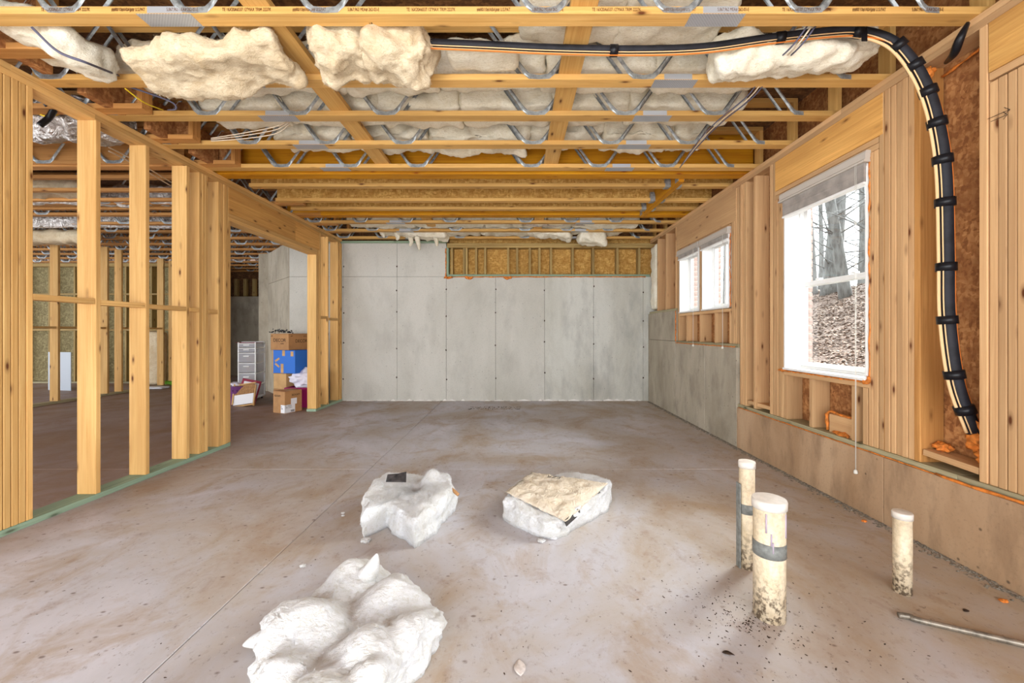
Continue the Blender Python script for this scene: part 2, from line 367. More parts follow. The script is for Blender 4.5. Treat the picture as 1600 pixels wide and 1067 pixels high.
def puff(name, outline, H, mat, seed=0, hf=None, amp=.012, rings=42, segs=190, ctr=None, parent=None, edge=.10, ragged=.012):
    """fibreglass pad lying on the floor, from its ground outline (world XY) and a height function"""
    pts = [Vector((p[0], p[1], 0)) for p in outline]; ds = [(pts[(i + 1) % len(pts)] - p).length for i, p in enumerate(pts)]; tot = sum(ds)
    cl = catmull(pts + [pts[0]], 4) if False else None
    def at(s):
        s = s % tot
        for i, d in enumerate(ds):
            if s <= d: return pts[i].lerp(pts[(i + 1) % len(pts)], s / d)
            s -= d
    O = [at(tot * k / segs) for k in range(segs)]
    O = [(O[k - 2] + O[k - 1] * 2 + O[k] * 3 + O[(k + 1) % segs] * 2 + O[(k + 2) % segs]) / 9 for k in range(segs)]
    c = Vector((ctr[0], ctr[1], 0)) if ctr else sum(pts, Vector()) / len(pts)
    sv = Vector((seed * 3.3, seed * 1.7, seed * 9.1)); vs, fs = [], []
    for i in range(rings + 1):
        u = i / rings
        for k in range(segs):
            e = O[k] - c; rad = e.length
            if u < .72: tt = 1 - (1 - u / .72) * 1.0; tt *= (1 - edge * .5 / max(rad, .05)); z = 1.0
            else:
                w_ = (u - .72) / .28; a = w_ * math.pi / 2
                base = 1 - edge * .5 / max(rad, .05)
                tt = base + (1 - base) * math.sin(min(a * 1.6, math.pi / 2)); z = math.cos(a) ** .7 if w_ < 1 else 0
            p = c + e * tt
            h = H * (hf(p.x, p.y) if hf else 1.0)
            nb = fb(p + sv, 4, 4); n2 = fb(p + sv + Vector((0, 0, z)), 16, 4)
            rid = 1 - abs(fb(p + sv * 2, 3.4, 3))
            zz = z * (h + nb * .020 + n2 * amp * .3 + (rid - .8) * .014)
            rg = (fb(Vector((p.x * 6, p.y * 6, z * 1.2)) + sv, 1.6, 5)) * ragged * (1 if u > .6 else .3)
            en = e.normalized(); p = p + en * rg * 1.6
            vs.append(Vector((p.x, p.y, max(zz, .0) if u < 1 else 0)))
    ci = len(vs); vs.append(Vector((c.x, c.y, vs[0].z)))
    for i in range(rings):
        for k in range(segs):
            k2 = (k + 1) % segs; fs.append((i * segs + k, (i + 1) * segs + k, (i + 1) * segs + k2, i * segs + k2))
    fs.append(tuple(rings * segs + k for k in range(segs))[::-1])
    cc = Vector((c.x, c.y, 0)); vs = [v - cc for v in vs]
    return pydata(name, vs, fs, mat, parent, True, cc)

# ---------------------------------------------------------------- dimensions
XL, XR, YB, ZC = -3.08, 2.38, 7.27, 2.86      # left studs, right studs, back wall, underside of trusses
T = .038
TY = [1.60, 2.10, 2.65, 3.09, 3.57, 4.07]     # near faces of the trusses in front of the stair header
TY2 = [6.13, 6.64, 7.16]

# ---------------------------------------------------------------- floor
fl = struct('floor')
jx, jy = -1.31, 3.66
xs = [-15, jx, 3.0]; ys = [-3.5, jy, 13.5]
for i in range(2):
    for k in range(2):
        g_ = .002
        board('floor_slab', xs[i] + g_, xs[i + 1] - g_, ys[k] + g_, ys[k + 1] - g_, -.1, 0, 'floor', fl, .003)
board('slab_bedding', -15, 3, -3.5, 13.5, -.14, -.012, 'debris', fl)

# ---------------------------------------------------------------- back wall
wb = struct('wall_back')
seams = [-6.0, -4.02, -3.06, -2.11, -1.235, -.36, .51, 1.38, 2.26, 2.62]
for a, b in zip(seams[1:-1], seams[2:]):
    for z0, z1, mt in ((0, 2.205, None), (2.205, 2.80, None)):
        if z0 > 1 and a >= -1.24: continue
        m_ = 'conc_pale' if (a > .4) else 'conc'
        if mt is None: board('concrete_panel', a + .002, b - .002, YB, YB + .22, z0 + (.002 if z0 else 0), z1 - .002, m_, wb, .002)
board('concrete_core', -4.0, 2.6, YB + .012, YB + .2, 0, 2.19, 'debris', wb)
board('concrete_core', -4.0, -1.25, YB + .012, YB + .2, 2.19, 2.78, 'debris', wb)
# form-tie pits beside the seams
pv, pf = [], []
for sx_ in seams[2:-1]:
    for z in (.45, .98, 1.5, 2.0, 2.45):
        if z > 2.2 and sx_ > -1.3: continue
        c_ = Vector((sx_ + random.uniform(-.006, .006), YB - .0015, z + random.uniform(-.08, .08))); b0 = len(pv)
        for k in range(7): pv.append(c_ + Vector((math.cos(k * .9) * .013 * random.uniform(.7, 1.2), 0, math.sin(k * .9) * .017 * random.uniform(.7, 1.2))))
        pf.append(tuple(range(b0, b0 + 7)))
tag(pydata('form_tie_hole', pv, pf, 'debris', wb), kind='stuff')
# stud pocket above the concrete
board('sheathing_panel', -1.2, 2.6, YB + .15, YB + .165, 2.2, 2.9, 'osb_gold', wb)
board('sill_plate', -1.22, 2.38, YB - .005, YB + .14, 2.207, 2.245, 'sill_treated', wb)
board('end_plate', -1.232, -1.194, YB - .005, YB + .14, 2.245, 2.75, 'sill_treated', wb)
board('top_plate', -1.22, 2.5, YB - .01, YB + .14, 2.715, 2.753, 'greystud', wb)
board('top_plate', -1.22, 2.5, YB - .01, YB + .14, 2.755, 2.795, 'greystud', wb)
for px in (706, 725, 744, 758, 794, 808, 828, 843, 861, 895, 927, 965, 999):
    x = (px - VX) * YB / F; board('pocket_stud', x - .019, x + .019, YB, YB + .14, 2.246, 2.714, 'greystud', wb)
board('pocket_stud', (729 - VX) * YB / F - .019, (729 - VX) * YB / F + .019, YB, YB + .14, 2.246, 2.714, 'greystud', wb)
board('top_plate', -4.0, -1.24, YB - .01, YB + .14, 2.80, 2.838, 'sill_treated', wb)
board('rim_board', -4.0, 2.6, YB + .16, YB + .19, 2.80, 3.27, 'osb_dark', wb)
# spray foam beads round the pocket
def foam_bead(pts, r, parent, seed=0, name='foam_bead'):
    pp = catmull(pts, 5) if len(pts) > 2 else [Vector(pts[0]).lerp(Vector(pts[1]), k / 40) for k in range(41)]
    vs, fs = tubegeo(pp, r, 7)
    vs = [v + Vector((noise.noise(v * 30 + Vector((seed, 0, 0))), noise.noise(v * 30 + Vector((0, seed, 5))), noise.noise(v * 30 + Vector((5, 0, seed))))) * r * 1.1 for v in vs]
    return pydata(name, vs, fs, 'foam', parent, True)
foam_bead([(-1.24, YB - .01, 2.2), (-1.24, YB - .008, 2.7)], .010, wb, 1)
foam_bead([(-1.24, YB - .01, 2.2), (2.3, YB - .008, 2.2)], .009, wb, 2)
for x in (-1.2, -.83, -.15): foam_bead([(x - .06, YB - .01, 2.2), (x, YB - .02, 2.17), (x + .07, YB - .01, 2.2)], .02, wb, x)
# efflorescence at the foot of the wall
ev, ef = [], []
x = -3.0
while x < 2.2:
    L_ = random.uniform(.05, .25); h_ = random.uniform(.006, .022); b0 = len(ev)
    ev += [Vector((x, YB - .03, .001)), Vector((x + L_, YB - .025, .001)), Vector((x + L_, YB - .001, h_ * .5)), Vector((x + L_ * .5, YB - .001, h_ * 1.6)), Vector((x, YB - .001, h_ * .6))]
    ef.append((b0, b0 + 1, b0 + 2, b0 + 3, b0 + 4)); x += L_ * random.uniform(.8, 1.6)
tag(pydata('white_residue', ev, ef, 'chalk', wb), kind='stuff')

# ---------------------------------------------------------------- left partition wall (studs)
wl = struct('wall_left')
def studL(y0, n=1, z0=.038, z1=2.782, mat='stud', step=T + .0008, jit=True):
    step = T + .0006
    for k in range(n):
        dx = random.uniform(-.004, .004) if jit else 0
        board('stud', XL - .14 + dx, XL + dx, y0 + k * step + .0016, y0 + k * step + T - .0016 * (n > 1), z0, z1, mat, wl, .003)
board('bottom_plate', XL - .14, XL + .004, .6, 4.415, 0, .038, 'sill_treated', wl)
board('bottom_plate', XL - .14, XL + .004, 6.30, YB - .01, 0, .038, 'sill_treated', wl)
board('top_plate', XL - .14, XL, .6, 3.0, 2.782, 2.82, 'stud', wl); board('top_plate', XL - .14, XL, 3.0, 7.2, 2.782, 2.82, 'stud', wl)
board('top_plate', XL - .14, XL, .6, 2.5, 2.822, 2.86, 'stud', wl); board('top_plate', XL - .14, XL, 2.5, 7.26, 2.822, 2.86, 'stud', wl)
studL(2.385, 6); studL(1.95, 1); studL(2.26, 1)
studL(3.0); studL(3.405); studL(3.83); studL(3.985, 3); studL(4.235, 1)
studL(4.275, 2); studL(4.352, 1); studL(4.39, 1, z1=2.42)
for y0, y1, z in ((2.615, 2.999, 1.452), (3.04, 3.404, 1.446), (3.445, 3.829, 1.442), (3.87, 3.984, 1.44), (4.11, 4.234, 1.43), (6.76, 7.1, 1.44), (6.46, 6.70, 1.46), (2.0, 2.26, 1.46), (.8, 1.95, 1.46)):
    board('blocking', XL - .09, XL, y0, y1, z - .019, z + .019, 'stud', wl)
# header over the opening
board('header_beam', XL - .12, XL + .002, 4.392, 5.72, 2.502, 2.78, 'header', wl); board('header_beam', XL - .12, XL, 5.725, 6.42, 2.502, 2.78, 'header', wl)
board('header_plate', XL - .14, XL, 4.392, 6.36, 2.461, 2.50, 'stud', wl); board('header_plate', XL - .14, XL, 4.392, 6.36, 2.421, 2.459, 'stud', wl)
studL(6.318, 1, z1=2.42); studL(6.358, 1, z1=2.42); studL(6.43, 1); studL(6.70, 1); studL(7.10, 1); studL(7.17, 2)

# ---------------------------------------------------------------- ceiling
cl = struct('ceiling')
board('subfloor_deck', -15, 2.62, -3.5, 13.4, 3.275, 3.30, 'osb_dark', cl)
def arm_mesh():
    path = [(-.335, .385), (-.225, .232), (-.112, .076), (-.088, .044), (-.062, .021), (0, .016), (.062, .021), (.088, .044), (.112, .076), (.225, .232), (.335, .385)]
    wd = [.026, .024, .026, .032, .034, .030, .034, .032, .026, .024, .026]
    vs, fs = [], []
    for side, y0, sg in ((0, -.0015, -1), (1, .0905, 1)):
        b0 = len(vs); off = .0 if side == 0 else .0
        for i, (x, z) in enumerate(path):
            a = path[max(i - 1, 0)]; b = path[min(i + 1, len(path) - 1)]; d = Vector((b[0] - a[0], 0, b[1] - a[1])).normalized(); n_ = Vector((-d.z, 0, d.x))
            fold = .010 if i in (0, 1, 2, 8, 9, 10) else (.004 if i in (3, 7) else .0)
            c_ = Vector((x, y0, z))
            for q, dep in ((-.5, 0), (-.18, fold), (.18, fold), (.5, 0)):
                p = c_ + n_ * wd[i] * q; p.y += sg * dep
                if p.z < .001: p.z = .001
                vs.append(p)
            for q, dep in ((.5, 0), (-.5, 0)):
                p = c_ + n_ * wd[i] * q; p.y += sg * -.0 + sg * .0015
                if p.z < .001: p.z = .001
        for i in range(len(path) - 1):
            for k in range(3):
                a = b0 + i * 4 + k; fs.append((a, a + 1, a + 5, a + 4) if sg < 0 else (a + 4, a + 5, a + 1, a))
    me = bpy.data.meshes.new('web'); me.from_pydata([tuple(v) for v in vs], [], fs); me.materials.append(M['galv'])
    return me
WEB = arm_mesh(); HALF = None
def half_mesh(src, keep):
    bm = bmesh.new(); bm.from_mesh(src)
    bmesh.ops.delete(bm, geom=[v for v in bm.verts if v.co.x * keep > .052], context='VERTS')
    me = bpy.data.meshes.new('half_web'); bm.to_mesh(me); bm.free(); me.materials.append(M['galv']); return me
HALF = half_mesh(WEB, 1)
PLB = boxmesh(.28, .088, .0014, 'plate', 0); PLF = boxmesh(.18, .0014, .034, 'plate', 0)
NX = [-3.01, -2.33, -1.65, -.98, .15, .825, 1.50]
def truss(y, x0=XL - .05, x1=2.46, nx=NX, half=2.17, plates=(1.04, -1.81), mat='chord', seed=0, z=ZC):
    t_ = board('floor_truss', x0, x1, y, y + .089, z + .368, z + .406, mat, cl)
    def ch(o):   # parent while keeping world placement (parent is unrotated box)
        o.parent = t_; o.location = Vector(o.location) - Vector(t_.location); return o
    ch(board('bottom_chord', x0, x1, y, y + .089, z, z + .038, mat))
    for x in nx: ch(link('metal_web', WEB, None, (x, y, z)))
    if half is not None: ch(link('metal_web', HALF, None, (half, y, z)))
    for x in plates:
        ch(link('nail_plate', PLB, None, (x, y + .0445, z - .0008))); ch(link('nail_plate', PLF, None, (x + .01, y - .0009, z + .019)))
    ch(board('end_post', x1 - .038, x1, y, y + .089, z + .038, z + .368, mat)); ch(board('end_post', x0, x0 + .038, y, y + .089, z + .038, z + .368, mat))
    return t_
tr1 = None
for y in [.62, 1.11] + TY + TY2:
    q = truss(y)
    if y == 2.10: tr1 = q
# factory stamp along the nearest chord
off = Vector(tr1.location)
for px in (64, 347, 635, 925, 1222):
    for s_, dx in (('TE 16X20A6537 12"MAX TRIM 2227K', 0), ('##80/10#/ABAJ## U.S.PAT', 110), ('5,867,962 MEA# 262-03-E', 196)):
        if px == 1222 and dx > 150: dx = 203
        p = P(px + dx, 21, 2.0985); text(s_, .0245, Vector((p.x, 2.0985, ZC + .012)) - off, (R(90), 0, 0), 'ink', tr1, .64 if dx < 100 else .62)
p = P(566, 30, 2.13); text('18', .022, Vector((p.x + .02, 2.175, ZC - .0006)) - off, (R(180), 0, 0), 'ink_black', tr1); 
# laminated beams and I-joists round the stair opening
def ijoist(y, x0=-3.0, x1=2.46):
    j = board('i_joist', x0, x1, y + .035, y + .046, ZC + .03, ZC + .376, 'osb_gold', cl)
    for z in (ZC, ZC + .368):
        f = board('flange', x0, x1, y, y + .081, z, z + .038, 'chord'); f.parent = j; f.location = Vector(f.location) - Vector(j.location)
board('laminated_beam', -3.2, 2.46, 4.24, 4.375, ZC, ZC + .406, 'lvl', cl)
board('laminated_beam', -3.2, 2.46, 5.73, 5.865, ZC, ZC + .406, 'lvl', cl)
for y in (4.60, 5.11, 5.46): ijoist(y)
j = board('trimmer_joist', 1.74, 1.80, 4.376, 5.73, ZC - .03, ZC + .37, 'lvl', cl)
for y in (4.60, 5.11, 5.46):
    for s_ in (-1, 1):
        x = 1.77 + s_ * .052
        pts = [Vector((x - .04, y - .004, ZC - .004)), Vector((x + .04, y - .004, ZC - .004)), Vector((x + .04 * (1 if s_ > 0 else .2), y - .004, ZC + .11)), Vector((x - .04 * (.2 if s_ > 0 else 1), y - .004, ZC + .11))]
        o = pydata('joist_hanger', pts + [p + Vector((0, .088, 0)) for p in pts], [(0, 1, 2, 3), (7, 6, 5, 4), (0, 4, 5, 1), (1, 5, 6, 2), (3, 2, 6, 7), (0, 3, 7, 4)], 'galv', cl)
for y in (4.378, 5.64): board('joist_hanger', 1.735, 1.805, y, y + .09, ZC - .016, ZC + .05, 'galv', cl)
# strongback boards lying on the bottom chords
for x in (-1.33, .35):
    board('strongback', x - .07, x + .07, .7, 4.22, ZC + .0385, ZC + .0765, 'chord', cl)
    board('strongback', x - .07, x + .07, 5.9, 7.25, ZC + .0385, ZC + .0765, 'chord', cl)
# floor framing over the far side, whose ends overlap the partition
LY = [.9, 1.39, 1.88, 2.36, 2.99, 3.46, 3.98] + [4.75 + .49 * k for k in range(14)]
for i, y in enumerate(LY):
    xe = -2.73 if 2.3 < y < 7.2 else XL - .16
    if y > 4.1 and y < 5.2: continue
    if y > 7.2: xe = -3.3
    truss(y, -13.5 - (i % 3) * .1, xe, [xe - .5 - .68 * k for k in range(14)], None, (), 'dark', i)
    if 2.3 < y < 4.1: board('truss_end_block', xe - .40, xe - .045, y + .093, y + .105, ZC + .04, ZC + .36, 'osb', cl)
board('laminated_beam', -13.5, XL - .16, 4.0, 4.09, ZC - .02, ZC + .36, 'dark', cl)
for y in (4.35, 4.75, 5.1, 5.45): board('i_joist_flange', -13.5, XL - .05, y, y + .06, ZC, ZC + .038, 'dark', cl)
for y in [2.3, 2.8, 3.3, 3.75]:
    board('rim_block', -3.0, -2.94, y, y + .3, ZC + .002, ZC + .26, 'osb', cl)

# ---------------------------------------------------------------- right wall: concrete stem wall
wr = struct('wall_right')
XC = XR - .03
for y0, y1, z1, mt in ((-1.0, .9, .425, 'conc_brown'), (.9, 2.62, .425, 'conc_brown'), (2.62, 4.36, .425, 'conc_brown'), (4.364, 5.10, 1.06, 'conc_mid'), (5.104, 6.04, 1.06, 'conc_mid'), (6.044, 7.268, 1.09, 'conc_mid')):
    board('concrete_panel', XC, XC + .30, y0 + .002, y1 - .002, 0, z1, mt, wr, .003)
board('concrete_panel', XC, XC + .30, 6.046, 7.268, 1.094, 1.54, 'conc_mid', wr, .003)
board('concrete_core', XC + .01, XC + .28, -1, 7.26, 0, .40, 'debris', wr)
for a, b, z in ((.4, 2.2, .425), (2.2, 4.37, .425), (4.37, 6.04, 1.06), (6.05, 7.26, 1.54)):
    board('sill_plate', XR - .012, XR + .14, a, b - .003, z, z + .036, 'treated', wr)
foam_bead([(XC + .004, 1.4, .43), (XC + .004, 4.33, .43)], .004, wr, 11); foam_bead([(XC + .004, 4.40, 1.064), (XC + .004, 6.03, 1.064)], .006, wr, 12); foam_bead([(XC + .006, 6.04, 1.08), (XC + .006, 6.04, 1.54)], .008, wr, 13)
foam_bead([(XC + .003, 1.6, .436), (XC + .0, 2.0, .432), (XC + .004, 2.3, .43)], .008, wr, 14)
board('top_plate', XR - .002, XR + .14, .4, 4.5, 2.782, 2.82, 'pale', wr); board('top_plate', XR, XR + .14, 4.5, 7.26, 2.782, 2.82, 'pale', wr)
board('top_plate', XR, XR + .14, .4, 3.0, 2.822, 2.86, 'pale', wr); board('top_plate', XR + .002, XR + .14, 3.0, 7.26, 2.822, 2.86, 'pale', wr)
XS = XR + .142
# sheathing with window openings
WN = [('window_1', 2.77, 3.63, .895, 2.37), ('window_2', 4.57, 5.23, 1.495, 2.34), ('window_3', 5.33, 5.95, 1.495, 2.34)]
def sheath(y0, y1, z0, z1): board('sheathing_panel', XS, XS + .012, y0 + .001, y1 - .001, z0, z1, 'osb', wr, 0)
sheath(.0, 2.77, .42, 3.27); sheath(2.77, 3.63, .42, .885); sheath(2.77, 3.63, 2.38, 3.27); sheath(3.63, 4.57, .42, 3.27)
sheath(4.57, 5.95, 1.06, 1.485); sheath(4.57, 5.95, 2.35, 3.27); sheath(5.95, 7.4, 1.06, 3.27); sheath(5.23, 5.33, 1.485, 2.35)
def studR(y0, n=1, z0=.461, z1=2.782, mat='pale', step=T + .001):
    for k in range(n):
        dx = random.uniform(-.004, .004); board('stud', XR + dx, XR + .14, y0 + k * step + .0016 * (n > 1), y0 + k * step + T - .0016 * (n > 1), z0, z1, mat, wr, .003)
studR(1.18, 2); studR(1.62, 1, z1=2.26); studR(1.905, 1, z1=2.48); studR(1.945, 3, z1=2.48); studR(2.065, 1)
studR(2.41, 1, mat='dark'); studR(2.45, 6); studR(2.69, 2, z1=2.43)
studR(3.64, 3, z1=2.43); studR(3.76, 2); studR(4.07); studR(4.232, 3)
studR(4.375, 4, z0=1.097); studR(4.535, 1, z0=1.097, z1=1.46)
studR(5.955, 1, z0=1.097, z1=2.42); studR(5.995, 1, z0=1.097); studR(6.08, 1, z0=1.577); studR(6.48, 1, z0=1.577); studR(6.86, 1, z0=1.577)
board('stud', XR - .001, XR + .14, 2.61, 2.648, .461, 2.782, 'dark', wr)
# headers
board('header_beam', XR - .004, XR + .12, 2.655, 3.755, 2.512, 2.78, 'header', wr)
board('header_plate', XR, XR + .14, 2.69, 3.755, 2.473, 2.51, 'pale', wr); board('header_plate', XR + .003, XR + .14, 2.69, 3.755, 2.433, 2.471, 'pale', wr)
board('header_beam', XR - .004, XR + .12, .7, 2.06, 2.53, 2.78, 'header', wr); board('header_plate', XR, XR + .14, .7, 2.06, 2.49, 2.528, 'pale', wr)
board('blocking', XR, XR + .14, 1.2, 1.90, 2.28, 2.318, 'pale', wr); board('blocking', XR, XR + .14, 1.2, 1.62, 1.9, 1.938, 'pale', wr)
board('header_beam', XR - .004, XR + .12, 4.42, 6.05, 2.43, 2.78, 'pale', wr); board('header_plate', XR, XR + .14, 4.56, 5.955, 2.39, 2.428, 'pale', wr)
# below the windows
board('window_sill_board', XR, XR + .14, 2.768, 3.635, .848, .886, 'pale', wr)
for y in (3.285, 2.866, 3.60, 2.772): board('cripple_stud', XR, XR + .14, y, y + T, .461, .847, 'pale', wr)
board('blocking', XR + .03, XR + .12, 2.905, 3.15, .461, .60, 'pale', wr)
foam_bead([(XR + .03, 3.17, .47), (XR + .03, 3.165, .61), (XR + .03, 3.05, .61), (XR + .03, 2.91, .61)], .010, wr, 15)
foam_bead([(XR + .05, 3.15, .465), (XR + .02, 3.03, .47), (XR + .02, 2.95, .475)], .014, wr, 16)
board('window_sill_board', XR, XR + .14, 4.55, 5.955, 1.452, 1.49, 'pale', wr)
for y in (5.68, 5.27, 4.87): board('cripple_stud', XR, XR + .14, y, y + T, 1.097, 1.451, 'pale', wr)
board('mullion_stud', XR - .002, XR + .14, 5.262, 5.30, 1.491, 2.389, 'pale', wr)
# bay floors that were knocked up
board('bay_block', XR + .005, XR + .13, 2.11, 2.40, .50, .535, 'pale', wr, tilt=(0, R(-3), 0)); board('bay_block', XR + .01, XR + .135, 3.80, 4.06, .49, .525, 'pale', wr); board('bay_block', XR + .01, XR + .135, 4.11, 4.228, .49, .525, 'pale', wr)
# foam round the window units
foam_bead([(XR + .004, 2.757, .89), (XR + .004, 2.757, 2.40)], .007, wr, 21); foam_bead([(XR, 2.76, .885), (XR, 3.66, .885)], .006, wr, 22)
foam_bead([(XR - .004, 3.60, .888), (XR - .01, 3.64, .885), (XR - .004, 3.68, .89)], .013, wr, 23); foam_bead([(XR - .002, 2.80, .885), (XR - .008, 2.765, .888), (XR - .002, 2.757, .93)], .015, wr, 24)
foam_bead([(XR + .004, 4.555, 1.5), (XR + .004, 4.555, 2.38)], .006, wr, 25); foam_bead([(XR + .004, 5.965, 1.5), (XR + .004, 5.965, 2.38)], .005, wr, 26)
foam_bead([(XR + .12, 2.12, 2.765), (XR + .125, 2.25, 2.75), (XR + .12, 2.40, 2.72)], .008, wr, 27)
# pencilled arrows on the studs
for (a, b) in (((1543, 186), (1578, 171)), ((1548, 190), (1574, 179))):
    Ya = (XR - .005) * F / (a[0] - VX); Yb = (XR - .005) * F / (b[0] - VX)
    pa, pb = P(*a, Ya), P(*b, Yb); d = (pb - pa)
    tube('pencil_mark', [pa, pb], .0012, 'ink_black', wr, 4, False); tube('pencil_mark', [pb, pb - d * .25 + Vector((0, 0, .022))], .0012, 'ink_black', wr, 4, False); tube('pencil_mark', [pb, pb - d * .25 - Vector((0, 0, .015))], .0012, 'ink_black', wr, 4, False)
# brick veneer returns outside the far side of each window
for (y, z0, z1) in ((3.66, .85, 2.45), (5.29, 1.45, 2.4), (5.98, 1.45, 2.4)):
    board('mortar_bed', XS + .03, XS + .125, y + .005, y + .30 if y != 5.29 else y + .03, z0, z1, 'mortar', wr, 0)
    z = z0 + .005; k = 0
    while z < z1 - .07:
        L_ = .19 if y != 5.29 else .045
        board('brick', XS + .027, XS + .13, y - .002 + (.012 if k % 2 else 0) * 0, y + L_, z, z + .062, 'brick', wr, .003); z += .073; k += 1

# ---------------------------------------------------------------- windows
def window(name, y0, y1, z0, z1, sash=True):
    r = struct(name)
    x0, x1 = XR - .006, XS + .0
    for (a, b, c, d, nm) in ((y0, y0 + .016, z0, z1, 'jamb'), (y1 - .016, y1, z0, z1, 'jamb'), (y0, y1, z1 - .016, z1, 'jamb'), (y0, y1, z0, z0 + .018, 'sill')):
        board(nm, x0 - (.012 if nm == 'sill' else 0), x1 - .02, a, b, c, d, 'white', r)
    fx0, fx1 = x1 - .022, x1 + .05
    for (a, b, c, d) in ((y0, y0 + .03, z0, z1), (y1 - .03, y1, z0, z1)): board('window_frame', fx0, fx1, a, b, c, d, 'white', r, .004)
    for (c, d) in ((z0, z0 + .035), (z1 - .03, z1)): board('window_frame', fx0, fx1, y0 + .031, y1 - .031, c, d, 'white', r, .004)
    zm = (z0 + z1) / 2 + (.005 if sash else 0)
    if sash: parts = ((z0 + .036, zm + .02, fx0 + .006), (zm - .02, z1 - .031, fx0 + .036))
    else: parts = ((z0 + .036, z1 - .031, fx0 + .012),)
    for (a, b, x) in parts:
        s_ = empty('sash', (x, (y0 + y1) / 2, a), parent=r)
        def ss(o): o.parent = s_; o.location = Vector(o.location) - Vector(s_.location); return o
        w_ = .036
        ss(board('sash_stile', x, x + .03, y0 + .031, y0 + .031 + w_, a, b, 'white')); ss(board('sash_stile', x, x + .03, y1 - .031 - w_, y1 - .031, a, b, 'white'))
        ss(board('sash_rail', x, x + .03, y0 + .031 + w_, y1 - .031 - w_, a, a + w_, 'white')); ss(board('sash_rail', x, x + .03, y0 + .031 + w_, y1 - .031 - w_, b - w_, b, 'white'))
        ss(board('glass_pane', x + .012, x + .016, y0 + .031 + w_, y1 - .031 - w_, a + w_, b - w_, 'glass', None, 0))
    if sash:
        for y in (y0 + .25, y1 - .25): board('sash_lock', fx0 - .012, fx0 + .02, y - .022, y + .022, zm + .021, zm + .034, 'white', r)
        board('sill_latch', fx0 - .012, fx0 + .004, y1 - .028, y1 - .012, z0 + .32, z0 + .37, 'white', r)
    else: # vertical meeting stile of the slider
        board('meeting_stile', fx0 + .005, fx0 + .05, (y0 + y1) / 2 - .02, (y0 + y1) / 2 + .02, z0 + .036, z1 - .031, 'white', r)
    return r
window(*WN[0]); window(*WN[1], sash=False); window(*WN[2], sash=False)
def blind(y0, y1, z1, stack, label, cords, cat='blind'):
    r = empty('window_blind', (XR - .03, (y0 + y1) / 2, z1)); tag(r, label, cat, 'raised blinds over the windows')
    o_ = Vector(r.location)
    def ch(o): o.parent = r; o.location = Vector(o.location) - o_; return o
    prof = [(0, 0), (-.045, 0), (-.052, -.012), (-.052, -.055), (-.062, -.066), (-.062, -.078), (0, -.078)]
    vs, fs = [], []
    for y in (y0 - .02, y1 + .02):
        for (x, z) in prof: vs.append(Vector((XR + .018 + x, y, z1 + z)))
    m = len(prof)
    for k in range(m): fs.append((k, (k + 1) % m, m + (k + 1) % m, m + k))
    fs.append(tuple(range(m))[::-1]); fs.append(tuple(range(m, 2 * m)))
    ch(pydata('valance', vs, fs, 'valance'))
    vs, fs = [], []; n = int(stack / .0045)
    for k in range(n):
        z = z1 - .078 - k * .0045; dx = random.uniform(-.0015, .0015)
        b0 = len(vs)
        for y in (y0 + .006, y1 - .006):
            vs += [Vector((XR - .022 + dx, y, z)), Vector((XR + .024 + dx, y, z)), Vector((XR + .024 + dx, y, z - .003)), Vector((XR - .022 + dx, y, z - .003))]
        fs += [(b0, b0 + 1, b0 + 5, b0 + 4), (b0 + 1, b0 + 2, b0 + 6, b0 + 5), (b0 + 2, b0 + 3, b0 + 7, b0 + 6), (b0 + 3, b0, b0 + 4, b0 + 7), (b0, b0 + 3, b0 + 2, b0 + 1), (b0 + 4, b0 + 5, b0 + 6, b0 + 7)]
    ch(tag(pydata('slat_stack', vs, fs, 'stack'), kind='stuff'))
    zb = z1 - .078 - n * .0045
    ch(board('bottom_rail', XR - .026, XR + .026, y0 + .004, y1 - .004, zb - .016, zb, 'white'))
    for cy, zt in cords:
        for dd in (-.006, .006): ch(tube('pull_cord', [(XR - .045, cy + dd, z1 - .07), (XR - .045, cy + dd * .4, zt)], .0014, 'white_cord', None, 5, False))
        ch(lathe('cord_tassel', [(.004, .03), (.011, .022), (.013, .004), (.009, 0)], 'white_cord', None, (XR - .045, cy, zt - .025), 10))
    return r
blind(2.77, 3.63, 2.45, .13, 'wide white blind raised over the large double-hung window', [((XR - .045) * F / (1337 - VX), .278)])
blind(4.57, 5.24, 2.40, .05, 'white blind on the near pane of the small twin window', [((XR - .045) * F / (1129 - VX), 1.06)])
blind(5.33, 5.96, 2.40, .05, 'white blind on the far pane of the small twin window', [((XR - .045) * F / (1083 - VX), 1.06)])

# ---------------------------------------------------------------- far room beyond the partition
wf = struct('wall_far')
board('sheathing_panel', -15, -7.3, 9.9, 9.92, .04, 2.86, 'osb_far', wf); board('concrete_panel', -15, -7.3, 9.95, 10.1, 0, 2.86, 'conc_mid', wf)
for x in [-14.2 + .61 * k for k in range(14)]:
    if x < -7.35: board('stud', x, x + .038, 9.76, 9.899, .04, 2.78, 'greystud', wf)
board('bottom_plate', -14.3, -7.3, 9.75, 9.9, 0, .038, 'treated', wf); board('top_plate', -14.3, -7.3, 9.75, 9.9, 2.78, 2.858, 'greystud', wf)
for z in (1.25, 2.1): board('blocking', -14.2, -7.4, 9.735, 9.76, z, z + .04, 'greystud', wf)
board('concrete_panel', -8.3, -7.1, 11.4, 11.6, 0, 2.21, 'conc_mid', wf); board('sheathing_panel', -15, -4.9, 11.62, 11.64, 0, 3.2, 'osb_dark', wf)
for x in (-8.1, -7.85, -7.6, -7.35): board('stud', x, x + .09, 11.42, 11.5, 2.22, 2.7, 'greystud', wf)
wm = struct('wall_inner')
for y in (6.4, 7.02, 7.87, 8.15, 9.12, 9.42): board('stud', -7.99, -7.85, y, y + T, .038, 2.86, 'stud', wm)
